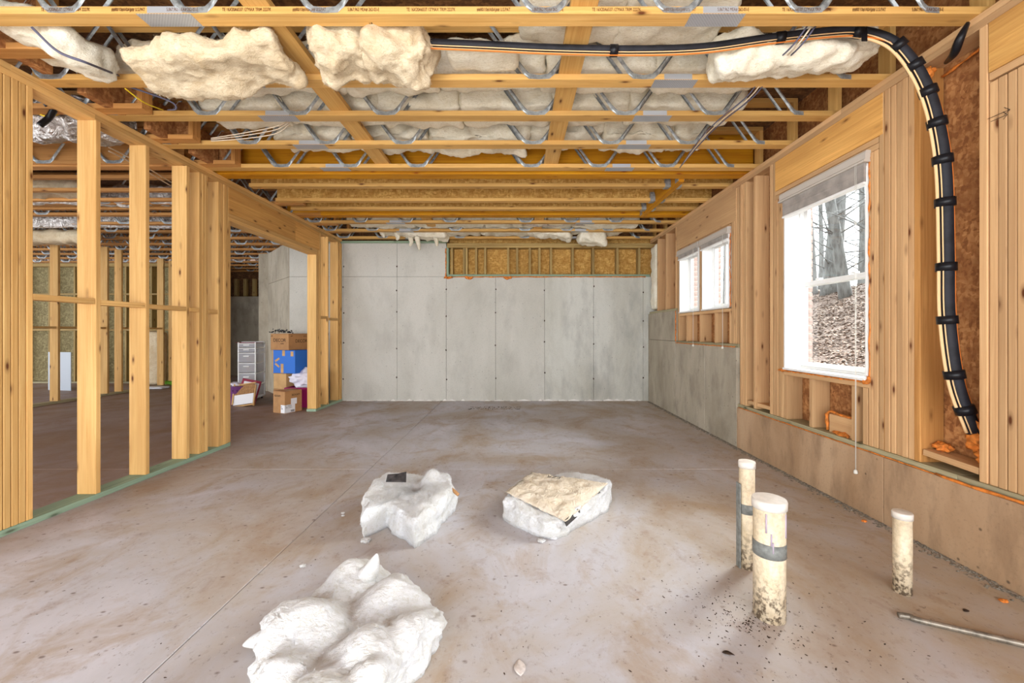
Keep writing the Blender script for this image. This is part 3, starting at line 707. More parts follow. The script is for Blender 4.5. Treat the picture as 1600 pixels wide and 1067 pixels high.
board('bottom_plate', -7.99, -7.85, 6.3, 9.7, 0, .038, 'treated', wm)
for a, b in ((6.44, 7.02), (7.06, 7.87), (8.19, 9.12)): board('blocking', -7.96, -7.87, a, b, 1.28, 1.318, 'stud', wm)
# concrete bump-out, angled
wc = struct('wall_angle')
for (a, b) in (((-4.02, 7.275), (-4.56, 7.86)), ((-4.563, 7.863), (-5.12, 8.46))):
    A, B = Vector((*a, 0)), Vector((*b, 0)); L_ = (B - A).length; ang = math.atan2(B.y - A.y, B.x - A.x); mid = (A + B) / 2
    nrm = Vector((-(B - A).y, (B - A).x, 0)).normalized()
    for z0, z1 in ((0, 2.205), (2.209, 2.84)):
        o = link('concrete_panel', boxmesh(L_ - .004, .2, z1 - z0, 'conc_mid', .003), wc, mid - nrm * .1 + Vector((0, 0, (z0 + z1) / 2)), (0, 0, ang))
board('concrete_panel', -5.32, -5.12, 8.47, 11.4, 0, 2.84, 'conc_mid', wc)

# ---------------------------------------------------------------- insulation overhead
IG = 'fibreglass batts tucked between the ceiling trusses'
def ins(px_label, *a, **k):
    o = batt('insulation_batt', *a, **k); tag(o, px_label, 'insulation', k.get('group') or IG); return o
rows = [('first', 1.69, 2.09), ('second', 2.20, 2.64), ('third', 2.75, 3.08), ('fourth', 3.19, 3.56), ('fifth', 3.67, 4.05)]
sideword = {}
def bayrow(y0, y1, cuts, word, mat='fluff_cream', z0=2.96, amp=.035, sd=0, deep=.22):
    names = ['left end', 'left', 'middle left', 'middle', 'middle right', 'right', 'right end', 'far right end']
    for i in range(len(cuts) - 1):
        a, b = cuts[i], cuts[i + 1]
        if b is None or a is None: continue
        zz = z0 + random.uniform(-.03, .03)
        o = batt('insulation_batt', a - .012, b + .012, y0 + .006, y1 - .006, zz, zz + deep, mat, sd + i, amp, .028, rr=.2)
        tag(o, 'cream batt %s, piece %s' % (word, ['at the left wall', 'second from the left', 'third from the left', 'fourth from the left', 'fifth from the left', 'sixth from the left', 'seventh from the left'][i]), 'insulation', 'cream batts ' + word)
bayrow(1.70, 2.09, [-2.9, -2.2, -1.45, -.75, None, .1, 1.2, 1.85], 'nearer than the stamped truss', sd=1, z0=3.05)
bayrow(2.20, 2.64, [None, None, None, None, None, .03, .62, 1.25], 'just beyond the stamped truss', sd=11, z0=3.03)
bayrow(2.75, 3.08, [-2.75, -2.0, -1.25, -.55, .2, .95, 1.76], 'between the second and third chords', sd=21, z0=2.99)
bayrow(3.19, 3.56, [-2.5, -1.9, -1.1, -.45, .3, .9, 1.80], 'between the third and fourth chords', sd=31, z0=2.985)
bayrow(3.67, 4.05, [-2.2, -1.5, -.8, .1, .8, 1.45, 1.75], 'in front of the orange beam', sd=41, z0=2.97, amp=.05)
bayrow(5.9, 6.12, [-2.4, -1.2, 0, 1.2, 2.0], 'beyond the stair beam', sd=51, z0=2.95)
bayrow(6.23, 6.63, [-2.6, -1.6, -.5, .5, 1.9], 'two bays before the back wall', sd=61, z0=2.90)
bayrow(6.74, 7.14, [-2.3, -1.5, -.6, .9, 1.8], 'in the last bay at the back wall', sd=71, z0=2.88)
o = batt('insulation_batt', -3.02, -2.42, 2.22, 2.60, 2.84, 3.05, 'fluff_cream', 81, .04, .02, rot=R(22), tat=.008); tag(o, 'long batt sagging at the top of the left stud wall', 'insulation')
o = batt('insulation_batt', -2.18, -1.30, 2.20, 2.56, 2.70, 2.84, 'fluff_tan', 82, .04, .014, rot=R(-7), tat=.012, shear=-.12); tag(o, 'torn tan batt hanging loose below the chord, its left edge ragged', 'insulation')
o = batt('insulation_batt', -1.20, -.84, 2.21, 2.58, 2.72, 2.98, 'fluff_tan', 83, .06, .014, tat=.012, shear=-.1); tag(o, 'bunched dusty batt right beside the left lengthwise board', 'insulation')
o = batt('insulation_batt', -.90, -.46, 2.20, 2.56, 2.70, 2.98, 'fluff_tan', 84, .06, .014, tat=.012, shear=-.1, rot=R(4)); tag(o, 'bulging brown-flecked batt where the black pipe run begins', 'insulation')
o = batt('insulation_batt', -.42, .02, 2.44, 2.64, 2.885, 2.99, 'fluff_cream', 85, .02, .03); tag(o, 'flat batt lying under the black pipe run left of the right lengthwise board', 'insulation')
o = batt('insulation_batt', 1.18, 2.2, 2.36, 2.63, 2.80, 3.02, 'fluff_cream', 86, .05, .018, rot=R(-3), droop=-.03); tag(o, 'big smooth batt sagging under the bend of the black pipe', 'insulation')
# torn strands over the back wall
for i, (px, py, ln) in enumerate(((641, 370, .16), (652, 372, .2), (680, 368, .18), (620, 366, .1), (597, 362, .1))):
    p = P(px, py, 6.9)
    q = tube('insulation_tuft', [p + Vector((0, 0, .1)), p, p + Vector((.02, 0, -ln * .5)), p + Vector((random.uniform(-.03, .05), 0, -ln))], .03, 'fluff_cream', None, 8, True, lambda u: .045 * (1 - u) ** .6 + .012)
    tag(q, 'torn strand of insulation hanging over the back wall, %s' % ['second from left', 'third from left', 'rightmost', 'short, beside the long strands', 'shortest, leftmost'][i] if i not in (0,) else 'torn strand of insulation with a knotted end hanging over the back wall', 'insulation', 'torn strands above the back wall')
for i, (x0, x1, z0, z1, lb) in enumerate(((-2.0, -1.15, 2.80, 2.98, 'loose yellowed batt drooping over the left of the back wall'), (1.05, 1.55, 2.68, 2.96, 'crumpled batt bulging down above the pocket studs'), (-.0 + .2, .95, 2.82, 2.97, 'batt edge sagging over the middle of the pocket studs'))):
    o = batt('insulation_batt', x0, x1, 6.76, 7.1, z0, z1, 'fluff_cream', 90 + i, .05, .03, tat=.02, rot=R(5)); tag(o, lb, 'insulation')
o = batt('insulation_batt', XR - .02, XR + .12, 6.93, 7.22, 1.60, 2.72, 'fluff_cream', 95, .025, .04); tag(o, 'upright batt in the back right corner above the concrete', 'insulation')
# far side
for i, (x0, x1, y0, y1, z0, z1, lb) in enumerate(((-8.2, -6.9, 6.6, 6.9, 2.66, 2.9, 'batt sagging over the far stud beyond the left wall'), (-4.7, -3.8, 5.55, 6.0, 2.9, 3.1, 'batt above the framed opening'), (-7.0, -5.2, 4.85, 5.2, 2.88, 3.1, 'grey batt in the far room ceiling'))):
    o = batt('insulation_batt', x0, x1, y0, y1, z0, z1, 'fluff_tan', 97 + i, .04, .05); tag(o, lb, 'insulation')

# ---------------------------------------------------------------- ducts and cables
def duct(pts, r, label, seed):
    pp = catmull(pts, 14); vs, fs = tubegeo(pp, r, 26)
    vs = [v + Vector((fb(v + Vector((seed, 0, 0)), 7, 3), fb(v + Vector((0, seed, 3)), 7, 3), fb(v + Vector((2, 0, seed)), 7, 3))) * r * .22 for v in vs]
    o = pydata('foil_duct', vs, fs, 'foil', None, True); tag(o, label, 'duct'); return o
duct([(-5.2, 3.32, 3.02), (-4.3, 3.28, 2.96), (-3.7, 3.26, 2.93), (-3.36, 3.30, 2.92), (-3.27, 3.42, 3.0)], .17, 'fat crinkled foil duct hanging behind the nearest left studs', 1)
duct([(-8.5, 5.4, 2.98), (-6.5, 5.2, 2.98), (-5.0, 5.3, 2.98), (-4.2, 5.25, 3.0)], .13, 'shiny foil duct running across behind the second and third left studs', 2)
duct([(-9.5, 6.35, 2.95), (-7.0, 6.3, 2.95), (-4.6, 6.5, 2.98)], .12, 'foil duct deeper in the far room ceiling', 3)
duct([(-.2, 6.45, 3.0), (.5, 6.43, 2.97), (1.1, 6.45, 3.0)], .09, 'strip of foil duct between the last trusses before the back wall', 4)
# insulated pipe run
lp = [(600, 62, 2.36), (650, 66, 2.36), (760, 71, 2.36), (870, 76, 2.37), (1000, 78, 2.37), (1100, 74, 2.38), (1200, 60, 2.36), (1300, 49, 2.32), (1345, 49, 2.30), (1392, 64, 2.28), (1425, 97, 2.26), (1450, 145, 2.25), (1466, 205, 2.24), (1475, 280, 2.24), (1478, 400, 2.24), (1480, 500, 2.23), (1494, 600, 2.22), (1522, 676, 2.20)]
run = empty('pipe_run', P(*lp[-1])); tag(run, 'thick black insulated pipe bundle looping from the ceiling down the right wall', 'pipe')
L0 = Vector(run.location); LP = [P(*q) for q in lp]
def chr_(o): o.parent = run; o.location = Vector(o.location) - L0; return o
chr_(tube('foam_sleeve', LP, .029, 'black', None, 16, rf=lambda u: .023 + .011 * min(1, max(0, (u - .4) * 3))))
def offs(pts, f): return [p + f(i / (len(pts) - 1)) for i, p in enumerate(pts)]
chr_(tube('tan_line', offs(LP, lambda u: Vector((-.045 * min(1, max(0, (u - .35) * 4)), -.004, -.034 * (1 - min(1, max(0, (u - .5) * 4)))))), .0075, 'tan_pipe', None, 10))
chr_(tube('thin_line', offs(LP, lambda u: Vector((-.034 * min(1, max(0, (u - .35) * 4)), -.018, -.024 * (1 - min(1, max(0, (u - .5) * 4)))))), .003, 'tan_pipe', None, 8))
chr_(tube('orange_wire', offs(LP, lambda u: Vector((.030 * min(1, max(0, (u - .35) * 4)), -.018, -.043 * (1 - min(1, max(0, (u - .5) * 4)))))), .0032, 'orange', None, 6))
CP = catmull(LP, 6)
for u in (.225, .37, .47, .56, .605, .66, .705, .755, .80, .85, .90, .945, .985):
    i = int(u * (len(CP) - 2)); d = (CP[i + 1] - CP[i]).normalized(); rr_ = .024 + .012 * min(1, max(0, (u - .4) * 3))
    if u < .5: c0 = CP[i] + Vector((0, -.01, -.012))
    else: c0 = CP[i] + Vector((-.012, -.012, 0))
    vs, fs = tubegeo([c0 - d * .022, c0 + d * .022], rr_ + .008, 14); chr_(pydata('tape_band', vs, fs, 'tape', None, True))
chr_(board('tape_tail', P(1344, 52, 2.3).x - .016, P(1344, 52, 2.3).x + .016, 2.27, 2.274, P(0, 70, 2.3).z, P(0, 46, 2.3).z, 'tape'))
# foam blob where it leaves, and bits
def blob(name, c, r, label, seed, mat='foam', sc=(1, 1, 1), cat='foam', parent=None):
    bm = bmesh.new(); bmesh.ops.create_icosphere(bm, subdivisions=4, radius=1)
    for v in bm.verts:
        n_ = v.co.normalized(); q = 1 + fb(n_ + Vector((seed, seed * .5, 0)), 2.2, 4) * .55
        v.co = Vector((n_.x * sc[0], n_.y * sc[1], n_.z * sc[2])) * r * q
    me = bpy.data.meshes.new(name); bm.to_mesh(me); bm.free(); me.polygons.foreach_set('use_smooth', [True] * len(me.polygons))
    o = link(name, me, parent, c, mat=mat)
    if label: tag(o, label, cat)
    return o
blob('foam_blob', (XR + .10, 2.18, .665), .075, 'large orange spray-foam lump round the foot of the black pipe bundle', 3, sc=(.7, .95, 1.1))
blob('foam_blob', (XR + .08, 2.36, .565), .033, 'small orange foam lump on the tilted block in the pipe bay', 5, sc=(1, 1.3, .7))
blob('foam_blob', (XR + .085, 2.135, .575), .04, 'orange foam lump wedged under the large one', 7, sc=(1, .9, 1.2))
blob('foam_blob', (XR + .02, 2.38, 2.735), .026, 'round orange foam lump under the top plate by the black strap', 8)
st = P(1505, 40, 2.08)
tube('black_strap', [P(1512, 36, 2.13), P(1500, 60, 2.14), P(1490, 85, 2.2), P(1478, 98, 2.3)], .012, 'tape', None, 6, True, lambda u: .010 + .010 * math.sin(math.pi * u)); tag(bpy.data.objects['black_strap'], 'twisted black strap hanging off the right top plate', 'strap')
def cable(pts, r, mat, label, group=None): return tag(tube('cable', [P(*q) for q in pts], r, mat, None, 6), label, 'cable', group)
cable([(50, 43, 2.15), (90, 80, 2.19), (135, 98, 2.2), (185, 118, 2.62)], .007, 'cable_g', 'dark cable crossing below the sagging batt at top left')
cable([(195, 138, 2.72), (225, 160, 2.85), (255, 172, 3.05)], .0045, 'yellow', 'short yellow cable curving down between the left trusses')
cable([(150, 120, 2.72), (200, 135, 2.75), (265, 158, 2.9), (275, 170, 2.95), (262, 172, 3.05)], .006, 'cable_g', 'looped black cable next to the short yellow one')
for i, dz in enumerate((0, 5, 11)):
    cable([(330, 216 + dz * .4, 3.35), (380, 208 + dz * .8, 3.3), (430, 198 + dz, 3.25), (452, 188 + dz * .6, 3.3)], .004, 'cable_w', ['upper pale cable of the three fanned ones under the left board', 'middle pale cable of the three fanned ones under the left board', 'lower pale cable of the three fanned ones under the left board'][i])
for i, dx in enumerate((0, 7, 13)):
    cable([(1262 + dx, 40, 2.22), (1235 + dx, 75, 2.3), (1195 + dx, 112, 2.62), (1168 + dx * .8, 150, 2.8), (1120 + dx * .7, 190, 3.12), (1090 + dx * .5, 222, 3.5), (1062, 262, 3.98)], .0045, ['cable_g', 'cable_w', 'cable_g'][i], ['leftmost grey cable of the trio crossing the trusses at right', 'pale middle cable of the trio crossing the trusses at right', 'rightmost grey cable of the trio crossing the trusses at right'][i])
for i, k in enumerate((0, 6)):
    cable([(170, 230 + k, 3.5), (200, 245 + k, 3.7), (240, 268 + k, 3.96), (268, 285 + k, 4.3)], .006, 'cable_w', ['upper white cable slanting behind the third left stud', 'lower white cable slanting behind the third left stud'][i])
cable([(60, 178, 3.1), (75, 182, 3.05), (92, 178, 3.1)], .007, 'yellow', 'yellow cable looped over the foil duct')
cable([(72, 165, 3.0), (88, 160, 3.0), (78, 182, 3.03), (62, 196, 3.0)], .02, 'tape', 'black duct strap lying over the foil duct')

# ---------------------------------------------------------------- insulation on the floor
def outl(L): return [(G(*q).x, G(*q).y) for q in L]
A = outl([(404, 1052), (412, 1008), (440, 985), (478, 968), (520, 940), (556, 922), (596, 915), (640, 938), (668, 958), (688, 985), (692, 1010), (668, 1042), (640, 1072), (590, 1130), (520, 1190), (440, 1190), (402, 1120)])
ca = outl([(545, 1030)])[0]
LOB = [(G(*q, .14), r_, h_) for q, r_, h_ in (((548, 893), .115, 1.05), ((612, 925), .12, 1.15), ((640, 985), .13, 1.1), ((575, 1010), .12, 1.12), ((470, 965), .14, 1.12), ((425, 985), .09, .95), ((430, 1045), .10, .95), ((500, 1075), .13, .95), ((590, 1060), .12, 1.05))]
def hA(x, y):
    acc = 0
    for c_, r_, h_ in LOB:
        d2 = ((x - c_.x) ** 2 + (y - c_.y) ** 2) / (r_ * r_)
        acc += (h_ * math.exp(-d2 * .75)) ** 6
    return .40 + .68 * acc ** (1 / 6)
o = puff('insulation_pad', A, .165, 'fluff', 5, hA, .02, 90, 380, ca, edge=.14, ragged=.022); tag(o, 'largest white fibreglass pad, torn and folded, in the foreground', 'insulation')
tip = G(585, 945); p0 = Vector((tip.x, tip.y, .12))
tube('torn_flap', [Vector(x) - Vector(o.location) for x in (p0 + Vector((-.10, 0, -.04)), p0 + Vector((-.03, 0, .015)), p0 + Vector((.0, -.01, .07)), p0 + Vector((.015, -.01, .115)))], .03, 'fluff', o, 12, True, lambda u: .055 * (1 - u) ** .8 + .004)
p0 = G(398, 1020); tube('torn_flap', [Vector(x) - Vector(o.location) for x in (p0 + Vector((.06, 0, .06)), p0 + Vector((.0, 0, .045)), p0 + Vector((-.045, 0, .03)))], .03, 'fluff', o, 10, True, lambda u: .035 * (1 - u) ** .8 + .004)
B = outl([(566, 842), (590, 832), (606, 824), (622, 838), (648, 858), (676, 836), (700, 812), (712, 792), (702, 776), (680, 768), (640, 768), (605, 774), (582, 788), (568, 812)])
cb = outl([(642, 800)])[0]
def hB(x, y): return 1 + .5 * math.exp(-(((x - cb[0] - .10) / .09) ** 2 + ((y - cb[1] - .16) / .09) ** 2)) - .25 * math.exp(-(((x - cb[0] - .02) / .05) ** 2 + ((y - cb[1] - .10) / .12) ** 2)) + .12 * math.sin(x * 11)
o = puff('insulation_pad', B, .165, 'fluff', 9, hB, .018, 70, 300, cb, edge=.10, ragged=.018); tag(o, 'mid-sized white fibreglass chunk behind the largest pad', 'insulation'); lo = Vector(o.location)
p = P(626, 746, 2.74); vs = [p + Vector(q) for q in ((-.10, 0, -.03), (.03, .02, -.04), (.035, .01, .035), (-.02, 0, .025), (-.095, .02, .012))]
pydata('facing_scrap', [v - lo for v in vs] + [v + Vector((0, .006, 0)) - lo for v in vs], [(0, 1, 2, 3, 4), (9, 8, 7, 6, 5), (0, 5, 6, 1), (1, 6, 7, 2), (2, 7, 8, 3), (3, 8, 9, 4), (4, 9, 5, 0)], 'kraft_black', o)
tube('facing_scrap', [P(692, 760, 2.85) - lo, P(705, 764, 2.82) - lo, P(716, 773, 2.78) - lo], .012, 'card', o, 5)
for (px, py, Y) in ((667, 748, 2.72), (613, 770, 2.62), (570, 833, 2.55)): blob('rust_stain', P(px, py, Y) - lo, .013, None, px, 'orange', (1, .5, 1.5), parent=o) if False else None
Cc = outl([(786, 812), (812, 826), (850, 842), (874, 842), (912, 822), (948, 800), (956, 782), (930, 772), (880, 766), (838, 768), (806, 784)])
cc_ = outl([(866, 802)])[0]
o = puff('faced_insulation_pad', Cc, .15, 'fluff', 13, lambda x, y: 1.0 - .42 * math.exp(-math.hypot(x - G(872, 840).x, y - G(872, 840).y) / .22), .010, 50, 260, cc_, edge=.05, ragged=.012); tag(o, 'fibreglass pad topped with crumpled brown kraft paper', 'insulation'); lo = Vector(o.location)
cor = [G(789, 770, .155), G(883, 817, .09), G(950, 757, .165), G(830, 739, .165)]
vs, fs = [], []; n = 34
for i in range(n + 1):
    for k in range(n + 1):
        u, v = i / n, k / n; p = (cor[0].lerp(cor[1], u)).lerp(cor[3].lerp(cor[2], u), v)
        e = min(u, 1 - u, v, 1 - v)
        z = p.z + .004 + .03 * (u * (1 - u) * v * (1 - v) * 16) ** .5 + fb(p, 11, 4) * .016 * min(1, e * 12) + (1 - abs(fb(p + Vector((3, 1, 0)), 12, 2)) * 3) * .006 + fb(p, 34, 3) * .003
        
        vs.append(Vector((p.x, p.y, z)) - lo)
for i in range(n):
    for k in range(n): a = i * (n + 1) + k; fs.append((a, a + n + 1, a + n + 2, a + 1))
kf = pydata('kraft_facing', vs, fs, 'kraft', o, True)
sm = kf.modifiers.new('thickness', 'SOLIDIFY'); sm.thickness = .002
# dark printed strip at its left edge, dark stamped mark on top
strip = []
for i in range(9):
    v = i / 8; p = cor[0].lerp(cor[3], v); strip += [p + Vector((-.014, 0, -.014)) - lo, p.lerp(cor[1].lerp(cor[2], v), .05) + Vector((0, 0, .022)) - lo]
pydata('dark_edge_strip', strip, [(2 * i, 2 * i + 1, 2 * i + 3, 2 * i + 2) for i in range(8)], 'kraft_black', o, True)
strip = []
for i in range(9):
    v = i / 8; p = cor[1].lerp(cor[2], v * .8); strip += [p + Vector((.008, 0, -.022)) - lo, p.lerp(cor[0].lerp(cor[3], v * .8), .02) + Vector((0, 0, .008)) - lo]
pydata('dark_edge_strip', strip, [(2 * i, 2 * i + 1, 2 * i + 3, 2 * i + 2) for i in range(8)], 'kraft_black', o, True)
q = G(878, 749, .20); text('EZR', .058, Vector((q.x, q.y + .03, .205)) - lo, (0, 0, R(158)), 'kraft_black', o, 1.0)
# shreds of fibre on the floor
for i, (px, py, s_) in enumerate(((571, 846, .022), (473, 885, .012), (536, 802, .01), (536, 806, .008), (800, 812, .014), (846, 846, .018), (866, 841, .02))):
    q = G(px, py); b_ = blob('fibre_shred', q + Vector((0, 0, s_ * .35)), s_, ['white tuft at the left foot of the mid-sized chunk', 'small white crumb above the largest pad', 'tiny white crumb left of the mid-sized chunk', 'tiniest crumb left of the mid-sized chunk', 'loose tuft at the left of the papered pad', 'loose tuft in front of the papered pad', 'loose tuft at the front corner of the papered pad'][i], i + 2.2, 'fluff', (1.2, 1, .45), 'insulation')

def fuzz(o, n, ln, mat):
    """loose glass fibres standing out of the pad"""
    me = o.data; polys = me.polygons; vs, fs = [], []; m = len(polys)
    for i in range(n):
        p = polys[random.randrange(m)]
        if p.area > .01: continue
        c_ = p.center; d = (p.normal + Vector((random.gauss(0, .7), random.gauss(0, .7), random.gauss(0, .7)))).normalized() * ln * random.uniform(.4, 1.3)
        if c_.z + d.z + o.location.z < .001: continue
        q = d.cross(Vector((.3, .5, .8))).normalized() * .0006; b0 = len(vs); vs += [c_ - q, c_ + q, c_ + d]; fs.append((b0, b0 + 1, b0 + 2))
    tag(pydata('loose_fibres', vs, fs, mat, o), kind='stuff')
for o in list(bpy.data.objects):
    if o.name.split('.')[0] in ('insulation_pad', 'faced_insulation_pad'): fuzz(o, 24000, .015, 'fluff')
    elif o.name.split('.')[0] == 'insulation_batt' and o.data.materials[0] == M['fluff_tan']: fuzz(o, 3500, .014, 'fluff_tan')
    elif o.name.split('.')[0] == 'insulation_batt' and o.location.y < 4.2: fuzz(o, 1200, .012, 'fluff_cream')

# ---------------------------------------------------------------- PVC stubs
def pvc(px, yb, r, h, label, tape, cap_h=.028, slant=0, Yc=None):
    Y = F * CZ / (yb - VY) + r; X = (px - VX) * Y / F
    root = empty('drain_pipe_stub', (X, Y, 0)); tag(root, label, 'pipe')
    lathe('pipe_wall', [(r, 0), (r, h)], 'pvc', root, (0, 0, 0), 36)
    lathe('pipe_cap', [(r, h - .004), (r * 1.09, h - .004), (r * 1.10, h + cap_h * .75), (r * 1.05, h + cap_h), (r * .3, h + cap_h + .003)], 'pvc_cap', root, (0, 0, 0), 36)
    for z0, z1 in tape: lathe('tape_band', [(r + .0012, z0), (r + .0022, z0), (r + .0022, z1), (r + .0012, z1)], 'duct_tape', root, (0, 0, 0), 36, False)
    return root, X, Y
r1, X1, Y1 = pvc(1167, 892, .037, .525, 'tall slim capped plastic pipe stub with a flat strip taped behind it', [(.285, .335)])
board('backing_strip', -.047, -.040, -.018, .018, 0, .44, 'duct_tape', r1)
r2, X2, Y2 = pvc(1202, 978, .062, .475, 'thickest capped plastic pipe stub with a wide grey tape band', [(.27, .33)], .034)
for a_, z0, z1 in ((-2.3, .38, .46), (-2.0, .33, .38), (-.9, .36, .46), (-1.9, .30, .345)):
    x, y = .0625 * math.cos(a_), .0625 * math.sin(a_); tube('primer_drip', [(x, y, z1), (x, y, z0)], .0035, 'purple', r2, 6, False)
r3, X3, Y3 = pvc(1410, 932, .036, .352, 'short plain capped plastic pipe stub nearest the right wall', [], .026)
a_ = G(1416, 969); b_ = G(1600, 1012); d_ = (b_ - a_)
o = tube('steel_conduit', [a_ + Vector((-.02, .015, .012)), a_ + Vector((.02, 0, .014)), a_ + d_ * .1 + Vector((0, 0, .013)), a_ + d_ * .6 + Vector((0, 0, .013)), a_ + d_ * 1.5 + Vector((0, 0, .013))], .012, 'rod', None, 12); tag(o, 'length of dull metal conduit lying beside the short pipe stub', 'conduit')

# ---------------------------------------------------------------- floor litter
def scatter(name, n, fn, mat, size, label, cat, par=None):
    vs, fs = [], []
    for i in range(n):
        c_, s_ = fn(); a = random.uniform(0, 6.28); b0 = len(vs); el = random.uniform(1, 2.6)
        for k in range(5):
            th = k * 1.257; r_ = s_ * random.uniform(.6, 1.1); x, y = r_ * el * math.cos(th), r_ * math.sin(th)
            vs.append(Vector((c_.x + x * math.cos(a) - y * math.sin(a), c_.y + x * math.sin(a) + y * math.cos(a), .0008)))
        vs.append(Vector((c_.x, c_.y, s_ * .6)))
        for k in range(5): fs.append((b0 + k, b0 + (k + 1) % 5, b0 + 5))
    o = pydata(name, vs, fs, mat); tag(o, label, cat, kind='stuff'); return o
def f1():
    if random.random() < .45:
        a = random.uniform(0, 6.28); r_ = abs(random.gauss(0, .28)); return Vector((X2 - .12 + r_ * math.cos(a), Y2 - .05 + r_ * math.sin(a), 0)), random.uniform(.001, .004)
    return Vector((random.uniform(-2.9, 2.25), random.uniform(1.3, 4.8), 0)), random.uniform(.001, .0035)
scatter('floor_debris', 900, f1, 'debris', 0, 'dark crumbs and specks scattered over the concrete floor', 'debris')
def f2():
    return Vector((XC - abs(random.gauss(0, .03)), random.uniform(1.2, 7.2), 0)), random.uniform(.003, .011)
scatter('gravel', 2600, f2, 'gravel', 0, 'strip of grey gravel along the foot of the right wall', 'gravel')
def f3(): return Vector((random.uniform(-.75, .1), random.uniform(6.45, 6.7), 0)), random.uniform(.004, .012)
scatter('rubble', 120, f3, 'debris', 0, 'thin dark rubble on the floor before the back wall', 'debris')
def leaf(px, py, L_, W_, ang, label, mat='leaf_pale'):
    c_ = G(px, py); vs, fs = [], []; n = 12
    for i in range(n + 1):
        u = i / n; w_ = W_ * math.sin(math.pi * u ** .8) * .5; x = (u - .5) * L_
        for s_ in (-1, 0, 1): vs.append(Vector((x, s_ * w_, .002 + (.004 if s_ else .0015) * math.sin(u * 3))))
    for i in range(n):
        for k in range(2): a = i * 3 + k; fs.append((a, a + 3, a + 4, a + 1))
    o = pydata('fallen_leaf', vs, fs, mat, None, True, (c_.x, c_.y, .0), (0, 0, ang)); m_ = o.modifiers.new('t', 'SOLIDIFY'); m_.thickness = .0008; tag(o, label, 'leaf')
leaf(812, 1043, .075, .042, R(95), 'pale oval leaf flat on the floor at the bottom centre')
leaf(1138, 1022, .045, .02, R(-20), 'small dark curled leaf left of the thickest pipe stub', 'debris')
leaf(1510, 955, .03, .02, R(10), 'dark grey chip above the metal conduit', 'debris')
for i, (px, py) in enumerate(((1350, 815), (1568, 940))):
    blob('foam_crumb', G(px, py) + Vector((0, 0, .004)), .012, ['orange foam crumb by the right wall above the short stub', 'orange foam crumb near the bottom right corner'][i], i + 3, 'foam', (1.3, 1, .5))

# ---------------------------------------------------------------- stored things in the opening
def carton(name, c, w_, d_, h, rz, mat, label, seams=True):
    r = empty(name, c, rz); tag(r, label, 'box')
    th = .005
    link('carton_body', boxmesh(w_, d_, h, mat, .004), r, (0, 0, h / 2))
    for s_ in (-1, 1): link('flap', boxmesh(w_ + .003, d_ / 2 - .003, .004, mat, .001), r, (0, s_ * d_ / 4, h + .003))
    link('tape', boxmesh(w_ + .006, .05, .001, 'card_light', 0), r, (0, 0, h + .0058)); link('tape', boxmesh(.001, .05, .07, 'card_light', 0), r, (-w_ / 2 - .001, 0, h - .035))
    return r
def ontext(r, s, size, x, z, y, mat='ink_black', sx=1): return text(s, size, (x, y, z), (R(90), 0, 0), mat, r, sx)
def sidetext(r, s, size, x, y, z, mat='ink_black', sx=1): return text(s, size, (x, y, z), (R(90), 0, R(90)), mat, r, sx)
th = R(-24)
q = G(445, 646.5); c0 = Vector((q.x, q.y, 0)); u_, v_ = Vector((math.cos(th), math.sin(th), 0)), Vector((-math.sin(th), math.cos(th), 0))
w_, d_, h_ = .26, .29, .325; r = carton('cardboard_box', c0 - u_ * w_ / 2 + v_ * d_ / 2, w_, d_, h_, th, 'card', 'brown carton with a white shipping label, front of the pile')
ontext(r, 'REXAM', .042, -.10, .245, -d_ / 2 - .001); sidetext(r, 'REXAM', .042, w_ / 2 + .001, -.03, .25)
link('shipping_label', boxmesh(.085, .0012, .12, 'paper', 0), r, (w_ / 2 - .043, -d_ / 2 - .0015, .066)); link('shipping_label', boxmesh(.0012, .17, .12, 'paper', 0), r, (w_ / 2 + .0015, -d_ / 2 + .085, .066)); link('shipping_label', boxmesh(.0012, .10, .09, 'paper', 0), r, (w_ / 2 + .0015, -d_ / 2 + .15, .17))
sidetext(r, '2 - OZW\n7M 1 09 4', .026, w_ / 2 + .0026, -d_ / 2 + .01, .1); ontext(r, 'A\n7M', .03, w_ / 2 - .08, .09, -d_ / 2 - .0026)
for k in range(9): link('barcode_bar', boxmesh(.0006, .004, .03, 'ink_black', 0), r, (w_ / 2 + .0028, -d_ / 2 + .10 + k * .007, .03)); 
def boxcorner(pxl, pxc, yb_, Y, wl_, wd_, z0, h, rz):
    c = P(pxc, 0, Y); c.z = z0; u_, v_ = Vector((math.cos(rz), math.sin(rz), 0)), Vector((-math.sin(rz), math.cos(rz), 0)); return c - u_ * wl_ / 2 + v_ * wd_ / 2
r = carton('cardboard_box', boxcorner(0, 447.5, 0, 6.72, .29, .40, 0, .27, R(-20)), .29, .40, .27, R(-20), 'card', 'light brown carton at the bottom of the stack, behind the labelled one'); ontext(r, 'Z8', .07, -.01, .13, -.201); ontext(r, '—', .05, -.12, .12, -.201)
r = carton('cardboard_box', boxcorner(0, 447, 0, 6.72, .28, .40, .279, .26, R(-20)), .28, .40, .255, R(-20), 'card_light', 'small plain carton squeezed under the blue box')
r = carton('blue_box', boxcorner(0, 461, 0, 6.66, .46, .50, .545, .375, R(-16)), .46, .50, .375, R(-16), 'card_blue', 'bright blue carton with tan flashes in the stack')
for (x, z, a) in ((-.13, .22, .5), (-.13, .13, -.6)): link('tan_flash', boxmesh(.10, .0012, .032, 'card_light', 0), r, (x, -.2515, z), (0, -a, 0))
for (x, z, h) in ((.0, .33, .09), (-.03, .08, .15), (.17, .32, .08)): link('tape', boxmesh(.055, .0012, h, 'card_light', 0), r, (x, -.2513, z))
link('tape', boxmesh(.02, .0013, .37, 'card_light', 0), r, (-.222, -.2513, .19))
